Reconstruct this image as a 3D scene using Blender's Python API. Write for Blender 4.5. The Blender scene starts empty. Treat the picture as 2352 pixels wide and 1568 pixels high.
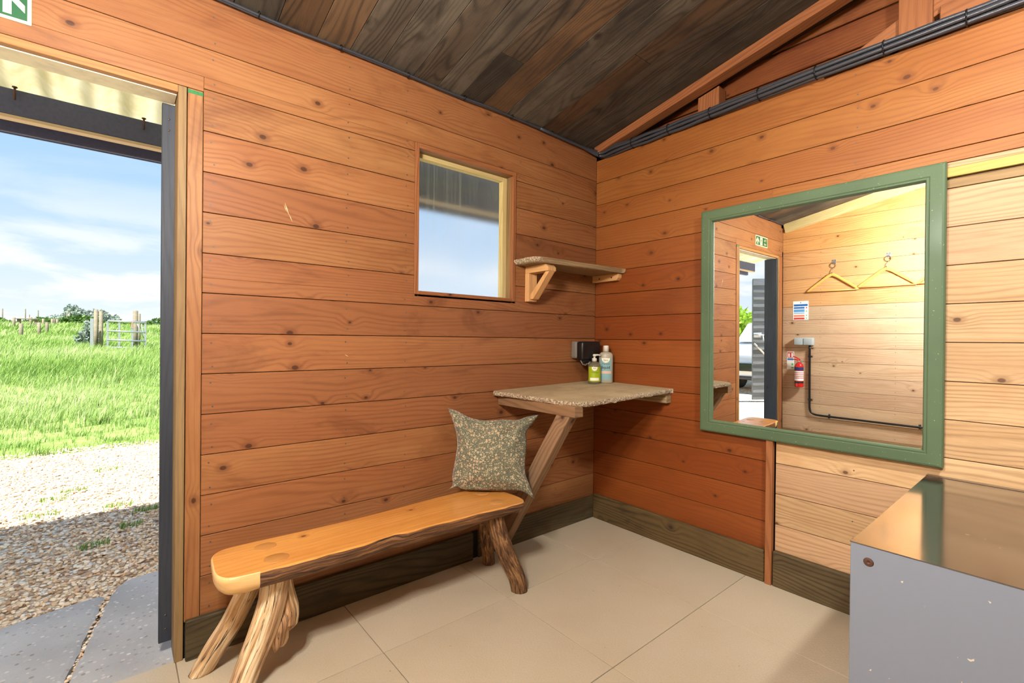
import bpy, bmesh, math, random
import numpy as np
from mathutils import Vector, Matrix, Quaternion

random.seed(7)
rng = np.random.default_rng(7)
SC = bpy.context.scene
COL = SC.collection

# ------------------------------------------------------------------ camera
cam_d = bpy.data.cameras.new('camera')
cam_d.sensor_fit = 'HORIZONTAL'
cam_d.sensor_width = 36.0
cam_d.lens = 1084.3753 * 36.0 / 2352.0
cam_d.clip_start = 0.02
cam_d.clip_end = 500
cam = bpy.data.objects.new('camera', cam_d)
COL.objects.link(cam)
PAN, PITCH, ROLL = 0.6969000843, -0.0042749042, 0.0104203252
CAM = Vector((-2.3725275, -1.9993254, 1.1358592))
_f = Vector((math.sin(PAN) * math.cos(PITCH), math.cos(PAN) * math.cos(PITCH), math.sin(PITCH)))
_r = Vector((math.cos(PAN), -math.sin(PAN), 0))
_u = _r.cross(_f)
_r2 = _r * math.cos(ROLL) + _u * math.sin(ROLL)
_u2 = -_r * math.sin(ROLL) + _u * math.cos(ROLL)
cm = Matrix((_r2, _u2, -_f)).transposed().to_4x4()
cm.translation = CAM
cam.matrix_world = cm
SC.camera = cam

# ------------------------------------------------------------------ exposure, sky, sun
SC.view_settings.view_transform = 'Standard'
SC.view_settings.look = 'None'
SC.view_settings.exposure = 0.45
SC.view_settings.gamma = 1.0
SC.view_settings.use_curve_mapping = False
SKY = 0.92
SUN = 12.0
LAMP = 680.0
SUN_EL = 66.0


def C(r, g, b):
    def f(c):
        c /= 255.0
        return c / 12.92 if c <= 0.04045 else ((c + 0.055) / 1.055) ** 2.4
    return (f(r), f(g), f(b), 1.0)


class G:
    """small helper to write node trees"""

    def __init__(self, name=None, tree=None):
        if tree is None:
            self.m = bpy.data.materials.new(name)
            self.m.use_nodes = True
            tree = self.m.node_tree
        self.t = tree
        self.t.nodes.clear()

    def add(self, typ, ins=None, **props):
        nd = self.t.nodes.new(typ)
        for k, v in props.items():
            setattr(nd, k, v)
        for k, v in (ins or {}).items():
            self.put(nd.inputs[k], v)
        return nd

    def put(self, sock, v):
        if isinstance(v, bpy.types.NodeSocket):
            self.t.links.new(v, sock)
        else:
            if sock.type == 'RGBA' and not isinstance(v, (int, float)) and len(v) == 3:
                v = tuple(v) + (1.0,)
            sock.default_value = v

    def math(self, op, a, b=None, c=None, clamp=False):
        nd = self.add('ShaderNodeMath', operation=op, use_clamp=clamp)
        for i, v in enumerate((a, b, c)):
            if v is not None:
                self.put(nd.inputs[i], v)
        return nd.outputs[0]

    def mix(self, fac, a, b, blend='MIX'):
        nd = self.add('ShaderNodeMix', data_type='RGBA', blend_type=blend, clamp_factor=True)
        self.put(nd.inputs[0], fac)
        self.put(nd.inputs[6], a)
        self.put(nd.inputs[7], b)
        return nd.outputs[2]

    def ramp(self, fac, stops, interp='LINEAR'):
        nd = self.add('ShaderNodeValToRGB', {'Fac': fac})
        cr = nd.color_ramp
        cr.interpolation = interp
        while len(cr.elements) < len(stops):
            cr.elements.new(0.5)
        for e, (p, c) in zip(cr.elements, stops):
            e.position = p
            e.color = c if not isinstance(c, (int, float)) else (c, c, c, 1)
        return nd.outputs['Color']

    def step(self, x, a, b):
        nd = self.add('ShaderNodeMapRange', {'Value': x, 'From Min': a, 'From Max': b}, interpolation_type='SMOOTHSTEP')
        return nd.outputs[0]

    def noise(self, vec, scale=1.0, detail=2.0, rough=0.5, dist=0.0):
        nd = self.add('ShaderNodeTexNoise', {'Vector': vec, 'Scale': scale, 'Detail': detail, 'Roughness': rough, 'Distortion': dist})
        return nd.outputs[0]

    def voro(self, vec, scale=1.0, rnd=1.0, feature='F1', dims='3D'):
        return self.add('ShaderNodeTexVoronoi', {'Vector': vec, 'Scale': scale, 'Randomness': rnd}, feature=feature, voronoi_dimensions=dims)

    def uv(self):
        return self.add('ShaderNodeUVMap', uv_map='UVMap').outputs[0]

    def obj(self):
        return self.add('ShaderNodeTexCoord').outputs['Object']

    def sep(self, v):
        return self.add('ShaderNodeSeparateXYZ', {0: v}).outputs

    def comb(self, x, y, z=0.0):
        return self.add('ShaderNodeCombineXYZ', {0: x, 1: y, 2: z}).outputs[0]

    def vmul(self, v, s):
        return self.add('ShaderNodeVectorMath', {0: v, 1: s}, operation='MULTIPLY').outputs[0]

    def attr(self, name):
        return self.add('ShaderNodeAttribute', attribute_name=name).outputs['Color']

    def bump(self, h, strength=0.3, dist=0.002):
        return self.add('ShaderNodeBump', {'Height': h, 'Strength': strength, 'Distance': dist}).outputs[0]

    def out(self, sh):
        self.add('ShaderNodeOutputMaterial', {'Surface': sh})
        return self.m

    def pbsdf(self, **kw):
        names = dict(color='Base Color', rough='Roughness', metal='Metallic', normal='Normal', spec='Specular IOR Level',
                     coat='Coat Weight', coat_rough='Coat Roughness', trans='Transmission Weight', ior='IOR',
                     emit='Emission Color', emit_s='Emission Strength', sheen='Sheen Weight', alpha='Alpha')
        nd = self.add('ShaderNodeBsdfPrincipled')
        for k, v in kw.items():
            self.put(nd.inputs[names[k]], v)
        return nd.outputs[0]


# world: a pale blue sky, whiter towards the horizon, with soft clouds
w = bpy.data.worlds.new('sky')
SC.world = w
w.use_nodes = True
g = G(tree=w.node_tree)
dirv = g.add('ShaderNodeTexCoord').outputs['Generated']
dx, dy, dz = g.sep(dirv)
elev = g.math('MAXIMUM', dz, 0.0)
base = g.ramp(elev, [(0.0, C(214, 226, 238)), (0.10, C(192, 215, 236)), (0.24, C(170, 203, 236)), (0.40, C(150, 192, 236)), (1.0, C(110, 160, 222))])
cp = g.comb(g.math('DIVIDE', dx, g.math('ADD', elev, 0.16)), g.math('DIVIDE', dy, g.math('ADD', elev, 0.16)), g.math('MULTIPLY', elev, 6.0))
cn = g.noise(cp, 1.15, 6, 0.55, 0.25)
cl = g.step(cn, 0.47, 0.66)
low = g.step(elev, 0.30, 0.02)
cl = g.math('MULTIPLY', g.math('ADD', cl, g.math('MULTIPLY', low, 0.35)), g.math('ADD', 0.12, g.math('MULTIPLY', low, 0.9)), clamp=True)
skyc = g.mix(cl, base, C(238, 241, 244))
bg = g.add('ShaderNodeBackground', {'Color': skyc, 'Strength': SKY})
g.add('ShaderNodeOutputWorld', {'Surface': bg.outputs[0]})

sd = bpy.data.lights.new('sun', 'SUN')
sd.energy = SUN
sd.angle = math.radians(0.6)
sd.color = (1.0, 0.97, 0.92)
sun = bpy.data.objects.new('sun', sd)
COL.objects.link(sun)
sv = Vector((0.40, math.cos(math.radians(SUN_EL)), -math.sin(math.radians(SUN_EL))))
sun.rotation_euler = sv.to_track_quat('-Z', 'Y').to_euler()
sun.location = (-2, -6, 9)


# ------------------------------------------------------------------ mesh helpers
class MB:
    """collects shapes in one bmesh with a grain-aligned UV map and a tone attribute"""

    def __init__(self):
        self.bm = bmesh.new()
        self.uv = self.bm.loops.layers.uv.new('UVMap')
        self.tn = self.bm.loops.layers.float_color.new('tone')

    def _merge(self, tmp, axis, mat, M, tone, off, project=True, smooth=False):
        if off is None:
            off = (random.uniform(0, 40), random.uniform(0, 40))
        if tone is None:
            tone = (random.random(), random.random(), random.random())
        tmp.normal_update()
        vm = {}
        for v in tmp.verts:
            vm[v] = self.bm.verts.new(M @ v.co if M is not None else v.co)
        uvs = tmp.loops.layers.uv.active
        for f in tmp.faces:
            try:
                nf = self.bm.faces.new([vm[v] for v in f.verts])
            except ValueError:
                continue
            nf.material_index = mat if f.material_index == 0 else f.material_index
            nf.smooth = smooth
            n = f.normal
            da = max(range(3), key=lambda i: abs(n[i]))
            oth = [i for i in range(3) if i != da]
            if axis in oth:
                a, b = axis, [i for i in oth if i != axis][0]
            else:
                a, b = oth
            for lo, ln in zip(f.loops, nf.loops):
                co = lo.vert.co
                if project:
                    ln[self.uv].uv = (co[a] + off[0], co[b] + off[1])
                else:
                    u = lo[uvs].uv
                    ln[self.uv].uv = (u[0] + off[0], u[1] + off[1])
                ln[self.tn] = (tone[0], tone[1], tone[2], 1.0)
        tmp.free()

    def box(self, lo, hi, axis=0, bev=0.0, mat=0, M=None, tone=None, off=None, seg=1):
        t = bmesh.new()
        vs = [t.verts.new((x, y, z)) for x in (lo[0], hi[0]) for y in (lo[1], hi[1]) for z in (lo[2], hi[2])]
        for q in ((0, 1, 3, 2), (4, 6, 7, 5), (0, 4, 5, 1), (2, 3, 7, 6), (0, 2, 6, 4), (1, 5, 7, 3)):
            t.faces.new([vs[i] for i in q])
        bmesh.ops.recalc_face_normals(t, faces=t.faces)
        if bev > 0:
            bmesh.ops.bevel(t, geom=list(t.edges), offset=bev, segments=seg, profile=0.5, affect='EDGES')
        self._merge(t, axis, mat, M, tone, off)
        return self

    def prism(self, pts, z0, z1, axis=0, bev=0.0, mat=0, M=None, tone=None, off=None, seg=1):
        """polygon pts (x, y) extruded from z0 to z1"""
        t = bmesh.new()
        a = [t.verts.new((p[0], p[1], z0)) for p in pts]
        b = [t.verts.new((p[0], p[1], z1)) for p in pts]
        n = len(pts)
        t.faces.new(a[::-1])
        t.faces.new(b)
        for i in range(n):
            t.faces.new((a[i], a[(i + 1) % n], b[(i + 1) % n], b[i]))
        bmesh.ops.recalc_face_normals(t, faces=t.faces)
        if bev > 0:
            bmesh.ops.bevel(t, geom=list(t.edges), offset=bev, segments=seg, profile=0.5, affect='EDGES')
        self._merge(t, axis, mat, M, tone, off)
        return self

    def lathe(self, prof, n=24, mat=0, M=None, tone=None, cap=True):
        """profile [(r, z)] turned about z"""
        t = bmesh.new()
        uvl = t.loops.layers.uv.new('UVMap')
        rings = []
        for r, z in prof:
            rings.append([t.verts.new((r * math.cos(2 * math.pi * i / n), r * math.sin(2 * math.pi * i / n), z)) for i in range(n)])
        for k in range(len(rings) - 1):
            for i in range(n):
                f = t.faces.new((rings[k][i], rings[k][(i + 1) % n], rings[k + 1][(i + 1) % n], rings[k + 1][i]))
                us = (i / n, (i + 1) / n, (i + 1) / n, i / n)
                zs = (prof[k][1], prof[k][1], prof[k + 1][1], prof[k + 1][1])
                for l, u, z in zip(f.loops, us, zs):
                    l[uvl].uv = (u, z)
        if cap:
            if prof[0][0] > 1e-6:
                t.faces.new(rings[0][::-1])
            if prof[-1][0] > 1e-6:
                t.faces.new(rings[-1])
        self._merge(t, 0, mat, M, tone, (0, 0), project=False, smooth=True)
        return self

    def tube(self, pts, rad, n=10, mat=0, M=None, tone=None, off=None, jitter=None, squash=None):
        """swept tube through pts; rad a number or list; jitter(s, ang) scales the radius"""
        pts = [Vector(p) for p in pts]
        if isinstance(rad, (int, float)):
            rad = [rad] * len(pts)
        t = bmesh.new()
        uvl = t.loops.layers.uv.new('UVMap')
        tang = []
        for i in range(len(pts)):
            a = pts[max(0, i - 1)]
            b = pts[min(len(pts) - 1, i + 1)]
            tang.append((b - a).normalized())
        ref = Vector((0, 0, 1)) if abs(tang[0].z) < 0.9 else Vector((1, 0, 0))
        x = (ref - tang[0] * ref.dot(tang[0])).normalized()
        rings, S = [], 0.0
        ss = []
        for i, p in enumerate(pts):
            if i:
                S += (p - pts[i - 1]).length
                x = (x - tang[i] * x.dot(tang[i])).normalized()
            y = tang[i].cross(x)
            ring = []
            for k in range(n):
                a = 2 * math.pi * k / n
                r = rad[i] * (jitter(S, a) if jitter else 1.0)
                ring.append(t.verts.new(p + x * (math.cos(a) * r) + y * (math.sin(a) * r)))
            rings.append(ring)
            ss.append(S)
        for i in range(len(rings) - 1):
            for k in range(n):
                f = t.faces.new((rings[i][k], rings[i][(k + 1) % n], rings[i + 1][(k + 1) % n], rings[i + 1][k]))
                per = 2 * math.pi * max(rad)
                vv = (k / n * per, (k + 1) / n * per)
                for l, q in zip(f.loops, ((ss[i], vv[0]), (ss[i], vv[1]), (ss[i + 1], vv[1]), (ss[i + 1], vv[0]))):
                    l[uvl].uv = q
        for ring, fl in ((rings[0], True), (rings[-1], False)):
            f = t.faces.new(ring[::-1] if fl else ring)
            for l in f.loops:
                l[uvl].uv = (l.vert.co.x, l.vert.co.y)
        self._merge(t, 0, mat, M, tone, off, project=False, smooth=True)
        return self

    def grid(self, P, mat=0, tone=None, off=(0, 0), closed=False, uvf=None):
        """P[i][j] points joined as a quad sheet"""
        t = bmesh.new()
        uvl = t.loops.layers.uv.new('UVMap')
        V = [[t.verts.new(p) for p in row] for row in P]
        ni, nj = len(V), len(V[0])
        for i in range(ni - 1):
            for j in range(nj - 1):
                f = t.faces.new((V[i][j], V[i + 1][j], V[i + 1][j + 1], V[i][j + 1]))
                for l, (a, b) in zip(f.loops, ((i, j), (i + 1, j), (i + 1, j + 1), (i, j + 1))):
                    l[uvl].uv = uvf(a, b) if uvf else (a / (ni - 1), b / (nj - 1))
        self._merge(t, 0, mat, None, tone, off, project=False, smooth=True)
        return self

    def poly(self, pts, mat=0, tone=None, off=(0, 0)):
        t = bmesh.new()
        t.faces.new([t.verts.new(p) for p in pts])
        self._merge(t, 0, mat, None, tone, off)
        return self

    def build(self, name, mats, parent=None, smooth=None):
        me = bpy.data.meshes.new(name)
        self.bm.to_mesh(me)
        self.bm.free()
        for m in (mats if isinstance(mats, (list, tuple)) else [mats]):
            me.materials.append(m)
        if smooth is not None:
            me.shade_smooth()
            me.set_sharp_from_angle(angle=math.radians(smooth))
        o = bpy.data.objects.new(name, me)
        COL.objects.link(o)
        if parent is not None:
            o.parent = parent
            o.matrix_parent_inverse = Matrix.Translation(-parent.location) if parent.type == 'EMPTY' else Matrix.Identity(4)
        return o


def tag(o, label, cat, group=None, kind=None):
    o['label'] = label
    o['category'] = cat
    if group:
        o['group'] = group
    if kind:
        o['kind'] = kind
    return o


def thing(name, loc, label, cat, group=None, kind=None):
    o = bpy.data.objects.new(name, None)
    o.empty_display_size = 0.1
    COL.objects.link(o)
    o.location = loc
    return tag(o, label, cat, group, kind)


def sub(o, parent):
    """make o a part of the mesh part `parent` (both modelled in world space)"""
    o.parent = parent
    o.matrix_parent_inverse = Matrix.Identity(4)
    return o


def copy_thing(src, delta, label=None):
    """a copy of a thing with copies of its parts and their parts, moved by delta"""
    def rec(o, parent):
        c = o.copy()
        COL.objects.link(c)
        if parent is not None:
            c.parent = parent
            c.matrix_parent_inverse = o.matrix_parent_inverse.copy()
        for ch in o.children:
            rec(ch, c)
        return c
    r = rec(src, None)
    r.location = Vector(src.location) + Vector(delta)
    if label:
        r['label'] = label
    return r


def np_mesh(name, verts, faces, mats, tone=None, smooth=False):
    verts = np.asarray(verts, np.float32)
    faces = np.asarray(faces, np.int32)
    me = bpy.data.meshes.new(name)
    me.vertices.add(len(verts))
    me.vertices.foreach_set('co', verts.ravel())
    k = faces.shape[1]
    me.loops.add(faces.size)
    me.loops.foreach_set('vertex_index', faces.ravel())
    me.polygons.add(len(faces))
    me.polygons.foreach_set('loop_start', np.arange(0, faces.size, k, dtype=np.int32))
    if smooth:
        me.polygons.foreach_set('use_smooth', np.ones(len(faces), bool))
    if tone is not None:
        at = me.attributes.new('tone', 'FLOAT_COLOR', 'POINT')
        at.data.foreach_set('color', np.asarray(tone, np.float32).ravel())
    me.update(calc_edges=True)
    for m in (mats if isinstance(mats, (list, tuple)) else [mats]):
        me.materials.append(m)
    o = bpy.data.objects.new(name, me)
    COL.objects.link(o)
    return o


def text_bm(txt, size):
    """flat text mesh as (verts, faces), centred at the origin in x, baseline y = 0"""
    cu = bpy.data.curves.new('txt', 'FONT')
    cu.body = txt
    cu.size = size
    cu.align_x = 'CENTER'
    cu.resolution_u = 3
    o = bpy.data.objects.new('txt', cu)
    COL.objects.link(o)
    dg = bpy.context.evaluated_depsgraph_get()
    me = bpy.data.meshes.new_from_object(o.evaluated_get(dg))
    vs = [tuple(v.co) for v in me.vertices]
    fs = [tuple(p.vertices) for p in me.polygons]
    bpy.data.objects.remove(o)
    bpy.data.curves.remove(cu)
    bpy.data.meshes.remove(me)
    return vs, fs


def add_text(mb, txt, size, place, mat=0):
    """place maps (x, y) of the flat text to world space"""
    vs, fs = text_bm(txt, size)
    nv = [mb.bm.verts.new(place(v[0], v[1])) for v in vs]
    for f in fs:
        try:
            nf = mb.bm.faces.new([nv[i] for i in f])
            nf.material_index = mat
            for l in nf.loops:
                l[mb.tn] = (0.5, 0.5, 0.5, 1)
        except ValueError:
            pass


def hole_spans(a0, a1, cuts):
    spans = [(a0, a1)]
    for c0, c1 in cuts:
        nx = []
        for s0, s1 in spans:
            if c1 <= s0 or c0 >= s1:
                nx.append((s0, s1))
            else:
                if c0 > s0:
                    nx.append((s0, c0))
                if c1 < s1:
                    nx.append((c1, s1))
        spans = nx
    return spans


def boards(mb, axis, a0, a1, seams, face, depth, openings=(), gap=0.0026, bev=0.0012, mat=0, tonef=None, zmax=None):
    """horizontal boarding. axis 0: wall along x with its face at y=face; axis 1: along y, face at x=face.
    depth is signed (away from the room)."""
    lo_d, hi_d = min(face, face + depth), max(face, face + depth)
    for k in range(len(seams) - 1):
        z0, z1 = seams[k], seams[k + 1]
        off = (random.uniform(0, 40), random.uniform(0, 40))
        tone = tonef(k) if tonef else (random.random(), random.random(), random.random())
        brk = sorted({z0, z1} | {z for o in openings for z in (o[2], o[3]) if z0 < z < z1})
        for q0, q1 in zip(brk[:-1], brk[1:]):
            cuts = [(o[0], o[1]) for o in openings if o[2] < (q0 + q1) / 2 < o[3]]
            e0, e1 = a0, a1
            if zmax:
                e0, e1 = zmax(q1, a0, a1)
                if e1 - e0 < 0.02:
                    continue
            for s0, s1 in hole_spans(e0, e1, cuts):
                y0 = q0 + (gap / 2 if q0 == z0 else 0)
                y1 = q1 - (gap / 2 if q1 == z1 else 0)
                if axis == 0:
                    mb.box((s0, lo_d, y0), (s1, hi_d, y1), 0, bev, mat, tone=tone, off=off)
                else:
                    mb.box((lo_d, s0, y0), (hi_d, s1, y1), 1, bev, mat, tone=tone, off=off)


def nail(mb, p, axis, r=0.0032, mat=1):
    """small flat nail head on a wall; axis = index of the wall normal, pointing into the room (negative)"""
    t = bmesh.new()
    n = 8
    o = [i for i in range(3) if i != axis]
    vs = []
    for k in range(n):
        c = list(p)
        c[o[0]] += r * math.cos(2 * math.pi * k / n)
        c[o[1]] += r * math.sin(2 * math.pi * k / n)
        vs.append(t.verts.new(c))
    t.faces.new(vs)
    mb._merge(t, 0, mat, None, (random.random(), 0.5, 0.5), (0, 0))


# ------------------------------------------------------------------ materials
def wood(name, light, mid, dark, knot=(58, 30, 16), knots=0.3, ring=330.0, contrast=0.45, stain=None, stain_amt=0.4,
         rough=0.55, bump=0.25, fibre=0.3, tone=0.28, alt=None, warp=80.0, coat=0.0, grime=0.0, kscale=1.0, spec=0.35):
    g = G(name)
    uv = g.uv()
    s, t, _ = g.sep(uv)
    tn = g.attr('tone')
    tr, tg, tb = g.add('ShaderNodeSeparateColor', {0: tn}).outputs
    n1 = g.noise(g.comb(g.math('MULTIPLY', s, 0.8), g.math('MULTIPLY', t, 4.5), tb), 1.0, 2.0, 0.45)
    n2 = g.noise(g.comb(g.math('MULTIPLY', s, 5.0), g.math('MULTIPLY', t, 45.0)), 1.0, 3.0, 0.6)
    vor = g.voro(g.comb(g.math('MULTIPLY', s, 4.0 * kscale), g.math('MULTIPLY', t, 5.6 * kscale)), 1.0, 0.85, dims='2D')
    kd = vor.outputs['Distance']
    kr, kg, kb = g.add('ShaderNodeSeparateColor', {0: vor.outputs['Color']}).outputs
    on = g.math('LESS_THAN', kr, knots)
    size = g.math('ADD', 0.026, g.math('MULTIPLY', kg, 0.040))
    near = g.math('MULTIPLY', on, g.step(kd, 0.30, 0.0))
    core = g.math('MULTIPLY', on, g.step(kd, size, g.math('MULTIPLY', size, 0.55)))
    halo = g.math('MULTIPLY', on, g.step(kd, g.math('MULTIPLY', size, 2.6), size))
    ph = g.math('MULTIPLY', t, ring)
    ph = g.math('ADD', ph, g.math('MULTIPLY', n1, warp))
    ph = g.math('ADD', ph, g.math('MULTIPLY', n2, 2.2))
    ph = g.math('ADD', ph, g.math('MULTIPLY', near, 9.0))
    ring_v = g.math('ADD', 0.5, g.math('MULTIPLY', g.math('SINE', ph), 0.5))
    late = g.math('POWER', ring_v, 2.6)
    fib = g.noise(g.comb(g.math('MULTIPLY', s, 9.0), g.math('MULTIPLY', t, 420.0)), 1.0, 2.0, 0.6)
    big = g.noise(g.comb(g.math('MULTIPLY', s, 1.6), g.math('MULTIPLY', t, 7.0)), 1.0, 4.0, 0.55)
    col = g.mix(g.step(big, 0.3, 0.7), C(*light), C(*mid))
    if alt:
        col = g.mix(g.math('MULTIPLY', tg, 0.85), col, C(*alt))
    patchy = g.step(g.noise(g.comb(g.math('MULTIPLY', s, 1.1), g.math('MULTIPLY', t, 9.0), 3.0), 1.0, 2.0), 0.30, 0.62)
    col = g.mix(g.math('MULTIPLY', g.math('MULTIPLY', late, contrast), g.math('ADD', 0.25, g.math('MULTIPLY', patchy, 0.75))), col, C(*dark))
    col = g.mix(g.math('MULTIPLY', g.step(fib, 0.45, 0.75), fibre), col, C(*dark))
    if stain:
        sm = g.step(g.noise(g.comb(g.math('MULTIPLY', s, 2.2), g.math('MULTIPLY', t, 6.0), 9.0), 1.0, 5.0, 0.62, 0.6), 0.52, 0.72)
        col = g.mix(g.math('MULTIPLY', sm, stain_amt), col, C(*stain))
    if grime:
        gm = g.step(g.noise(g.obj(), 2.2, 5.0, 0.65), 0.42, 0.70)
        col = g.mix(g.math('MULTIPLY', gm, grime), col, C(28, 22, 18))
    col = g.mix(g.math('MULTIPLY', halo, 0.42), col, C(*dark))
    col = g.mix(g.math('MULTIPLY', core, 0.85), col, C(*knot))
    br = g.math('ADD', 1.0 - tone, g.math('MULTIPLY', tr, 2 * tone))
    col = g.mix(1.0, col, g.comb(br, br, br), 'MULTIPLY')
    h = g.math('ADD', g.math('MULTIPLY', late, 0.5), g.math('MULTIPLY', fib, 0.6))
    bmp = g.bump(h, bump, 0.0012)
    return g.out(g.pbsdf(color=col, rough=g.math('ADD', rough - 0.08, g.math('MULTIPLY', fib, 0.16)), normal=bmp, coat=coat, coat_rough=0.25, spec=spec))


def plain(name, rgb, rough=0.5, metal=0.0, noise=0.0, nscale=30.0, bump=0.0, dirt=None, coat=0.0, spec=0.5):
    g = G(name)
    co = g.obj()
    col = C(*rgb)
    kw = {}
    if noise or dirt:
        nz = g.noise(co, nscale, 4.0, 0.6)
        d = dirt or tuple(int(c * 0.55) for c in rgb)
        col = g.mix(g.math('MULTIPLY', g.step(nz, 0.4, 0.75), noise), col, C(*d))
    if bump:
        kw['normal'] = g.bump(g.noise(co, nscale * 3, 3.0), bump, 0.002)
    return g.out(g.pbsdf(color=col, rough=rough, metal=metal, coat=coat, spec=spec, **kw))


M = {}
M['wall'] = wood('stained_boards', (160, 112, 68), (141, 90, 51), (86, 44, 21), stain=(92, 48, 25), stain_amt=0.50, knots=0.6, alt=(146, 90, 54), rough=0.5, tone=0.09, contrast=0.34, fibre=0.22, knot=(62, 32, 16))
M['wall_red'] = wood('red_stained_shaded_boards', (142, 78, 33), (126, 64, 24), (82, 37, 13), stain=(92, 40, 16), stain_amt=0.25, knots=0.6, alt=(128, 62, 22), rough=0.42, tone=0.09, contrast=0.25, fibre=0.2)  # red stain, darkened further to stand for the dim corner
M['wall_top'] = wood('amber_boards', (164, 108, 52), (148, 91, 40), (98, 50, 20), stain=(112, 58, 24), stain_amt=0.3, knots=0.65, alt=(140, 76, 32), rough=0.45, tone=0.08, contrast=0.3, fibre=0.2, knot=(84, 44, 20))
M['wall_pale'] = wood('bare_boards', (204, 170, 126), (188, 150, 104), (126, 88, 54), stain=(168, 116, 74), stain_amt=0.4, knots=0.5, alt=(188, 150, 116), rough=0.6, tone=0.12, knot=(84, 52, 34), contrast=0.5)
M['wall_bleached'] = wood('bleached_boards', (206, 178, 146), (190, 158, 124), (142, 106, 74), stain=(172, 124, 88), stain_amt=0.3, knots=0.5, alt=(196, 162, 134), rough=0.6, tone=0.06, contrast=0.35)
M['wall_honey'] = wood('honey_boards', (206, 152, 90), (190, 134, 74), (138, 88, 44), stain=(186, 112, 54), stain_amt=0.4, knots=0.42, alt=(206, 158, 112), rough=0.5, tone=0.10, contrast=0.4)
M['ceil'] = wood('weathered_ceiling_boards', (98, 90, 76), (68, 62, 53), (26, 23, 19), stain=(34, 27, 22), stain_amt=0.6, knots=0.12, alt=(92, 64, 36), rough=0.75, ring=210.0, warp=120.0, tone=0.40, contrast=0.6, bump=0.6, fibre=0.35, grime=0.5, knot=(40, 26, 18))
M['skirt'] = wood('treated_skirting', (98, 84, 56), (72, 60, 38), (34, 28, 18), stain=(38, 30, 22), stain_amt=0.6, knots=0.3, alt=(104, 82, 46), rough=0.65, tone=0.15, contrast=0.6, grime=0.25, bump=0.4)
M['rafter'] = wood('rafter_timber', (160, 102, 60), (142, 86, 48), (96, 52, 28), knots=0.2, alt=(156, 98, 58), rough=0.6, tone=0.08)
M['gable'] = wood('gable_boards', (150, 86, 40), (118, 58, 26), (66, 28, 12), stain=(86, 30, 14), stain_amt=0.75, knots=0.2, alt=(150, 110, 62), rough=0.5, tone=0.2)
M['frame_wood'] = wood('joinery_timber', (176, 126, 70), (158, 108, 56), (112, 70, 36), knots=0.05, alt=(180, 128, 76), rough=0.5, tone=0.08, contrast=0.35)
M['frame_pale'] = wood('treated_yellow_timber', (206, 188, 134), (190, 168, 110), (144, 118, 70), knots=0.05, rough=0.55, tone=0.06, contrast=0.3, stain=(150, 140, 110), stain_amt=0.2)
M['batten'] = wood('yellow_batten', (196, 166, 92), (176, 144, 72), (120, 92, 46), knots=0.15, rough=0.6, tone=0.06, contrast=0.45, stain=(140, 110, 60), stain_amt=0.4)
M['frame_dull'] = wood('dull_treated_timber', (148, 120, 80), (130, 102, 64), (88, 64, 38), knots=0.05, rough=0.6, tone=0.06, contrast=0.35)
M['pine'] = wood('new_pine', (222, 176, 120), (206, 156, 100), (160, 108, 62), knots=0.06, rough=0.55, tone=0.08, contrast=0.35, ring=260)
M['old_beam'] = wood('old_beam_timber', (152, 116, 80), (130, 96, 64), (82, 58, 38), stain=(84, 66, 54), stain_amt=0.5, knots=0.15, rough=0.7, tone=0.12, contrast=0.5, alt=(146, 118, 92))
M['driftboard'] = wood('weathered_shelf_board', (168, 142, 104), (140, 114, 80), (84, 64, 42), stain=(92, 78, 60), stain_amt=0.6, knots=0.1, rough=0.8, tone=0.05, contrast=0.55, bump=0.7)
M['bench'] = wood('oiled_bench_top', (224, 160, 82), (204, 136, 62), (158, 92, 38), knots=0.30, kscale=1.3, ring=230, warp=55, contrast=0.28, stain=(186, 116, 50), stain_amt=0.35, rough=0.3, tone=0.0, fibre=0.12, coat=0.6, bump=0.06, spec=0.5, knot=(92, 52, 24))
M['bench_end'] = wood('sawn_bench_end', (236, 196, 134), (224, 176, 110), (186, 128, 70), knots=0.0, ring=200, contrast=0.25, rough=0.4, tone=0.0, coat=0.1, bump=0.1)
M['dowel'] = wood('bench_tenon', (206, 150, 84), (184, 126, 64), (140, 88, 42), knots=0.0, ring=500, contrast=0.5, rough=0.35, tone=0.05)
M['black_board'] = wood('black_stained_board', (60, 64, 73), (48, 52, 60), (31, 33, 40), knots=0.1, knot=(28, 28, 30), rough=0.55, tone=0.12, contrast=0.4)
M['grey_board'] = wood('grey_weatherboard', (128, 134, 138), (108, 114, 118), (76, 80, 84), knots=0.1, knot=(60, 62, 64), rough=0.7, tone=0.12, contrast=0.4)
M['hanger'] = wood('varnished_hanger_wood', (232, 178, 96), (218, 158, 76), (180, 120, 52), knots=0.0, ring=300, contrast=0.25, rough=0.3, tone=0.05, coat=0.3)
M['post'] = wood('weathered_post', (142, 132, 112), (124, 114, 94), (86, 78, 62), knots=0.1, rough=0.8, tone=0.1)

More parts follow.
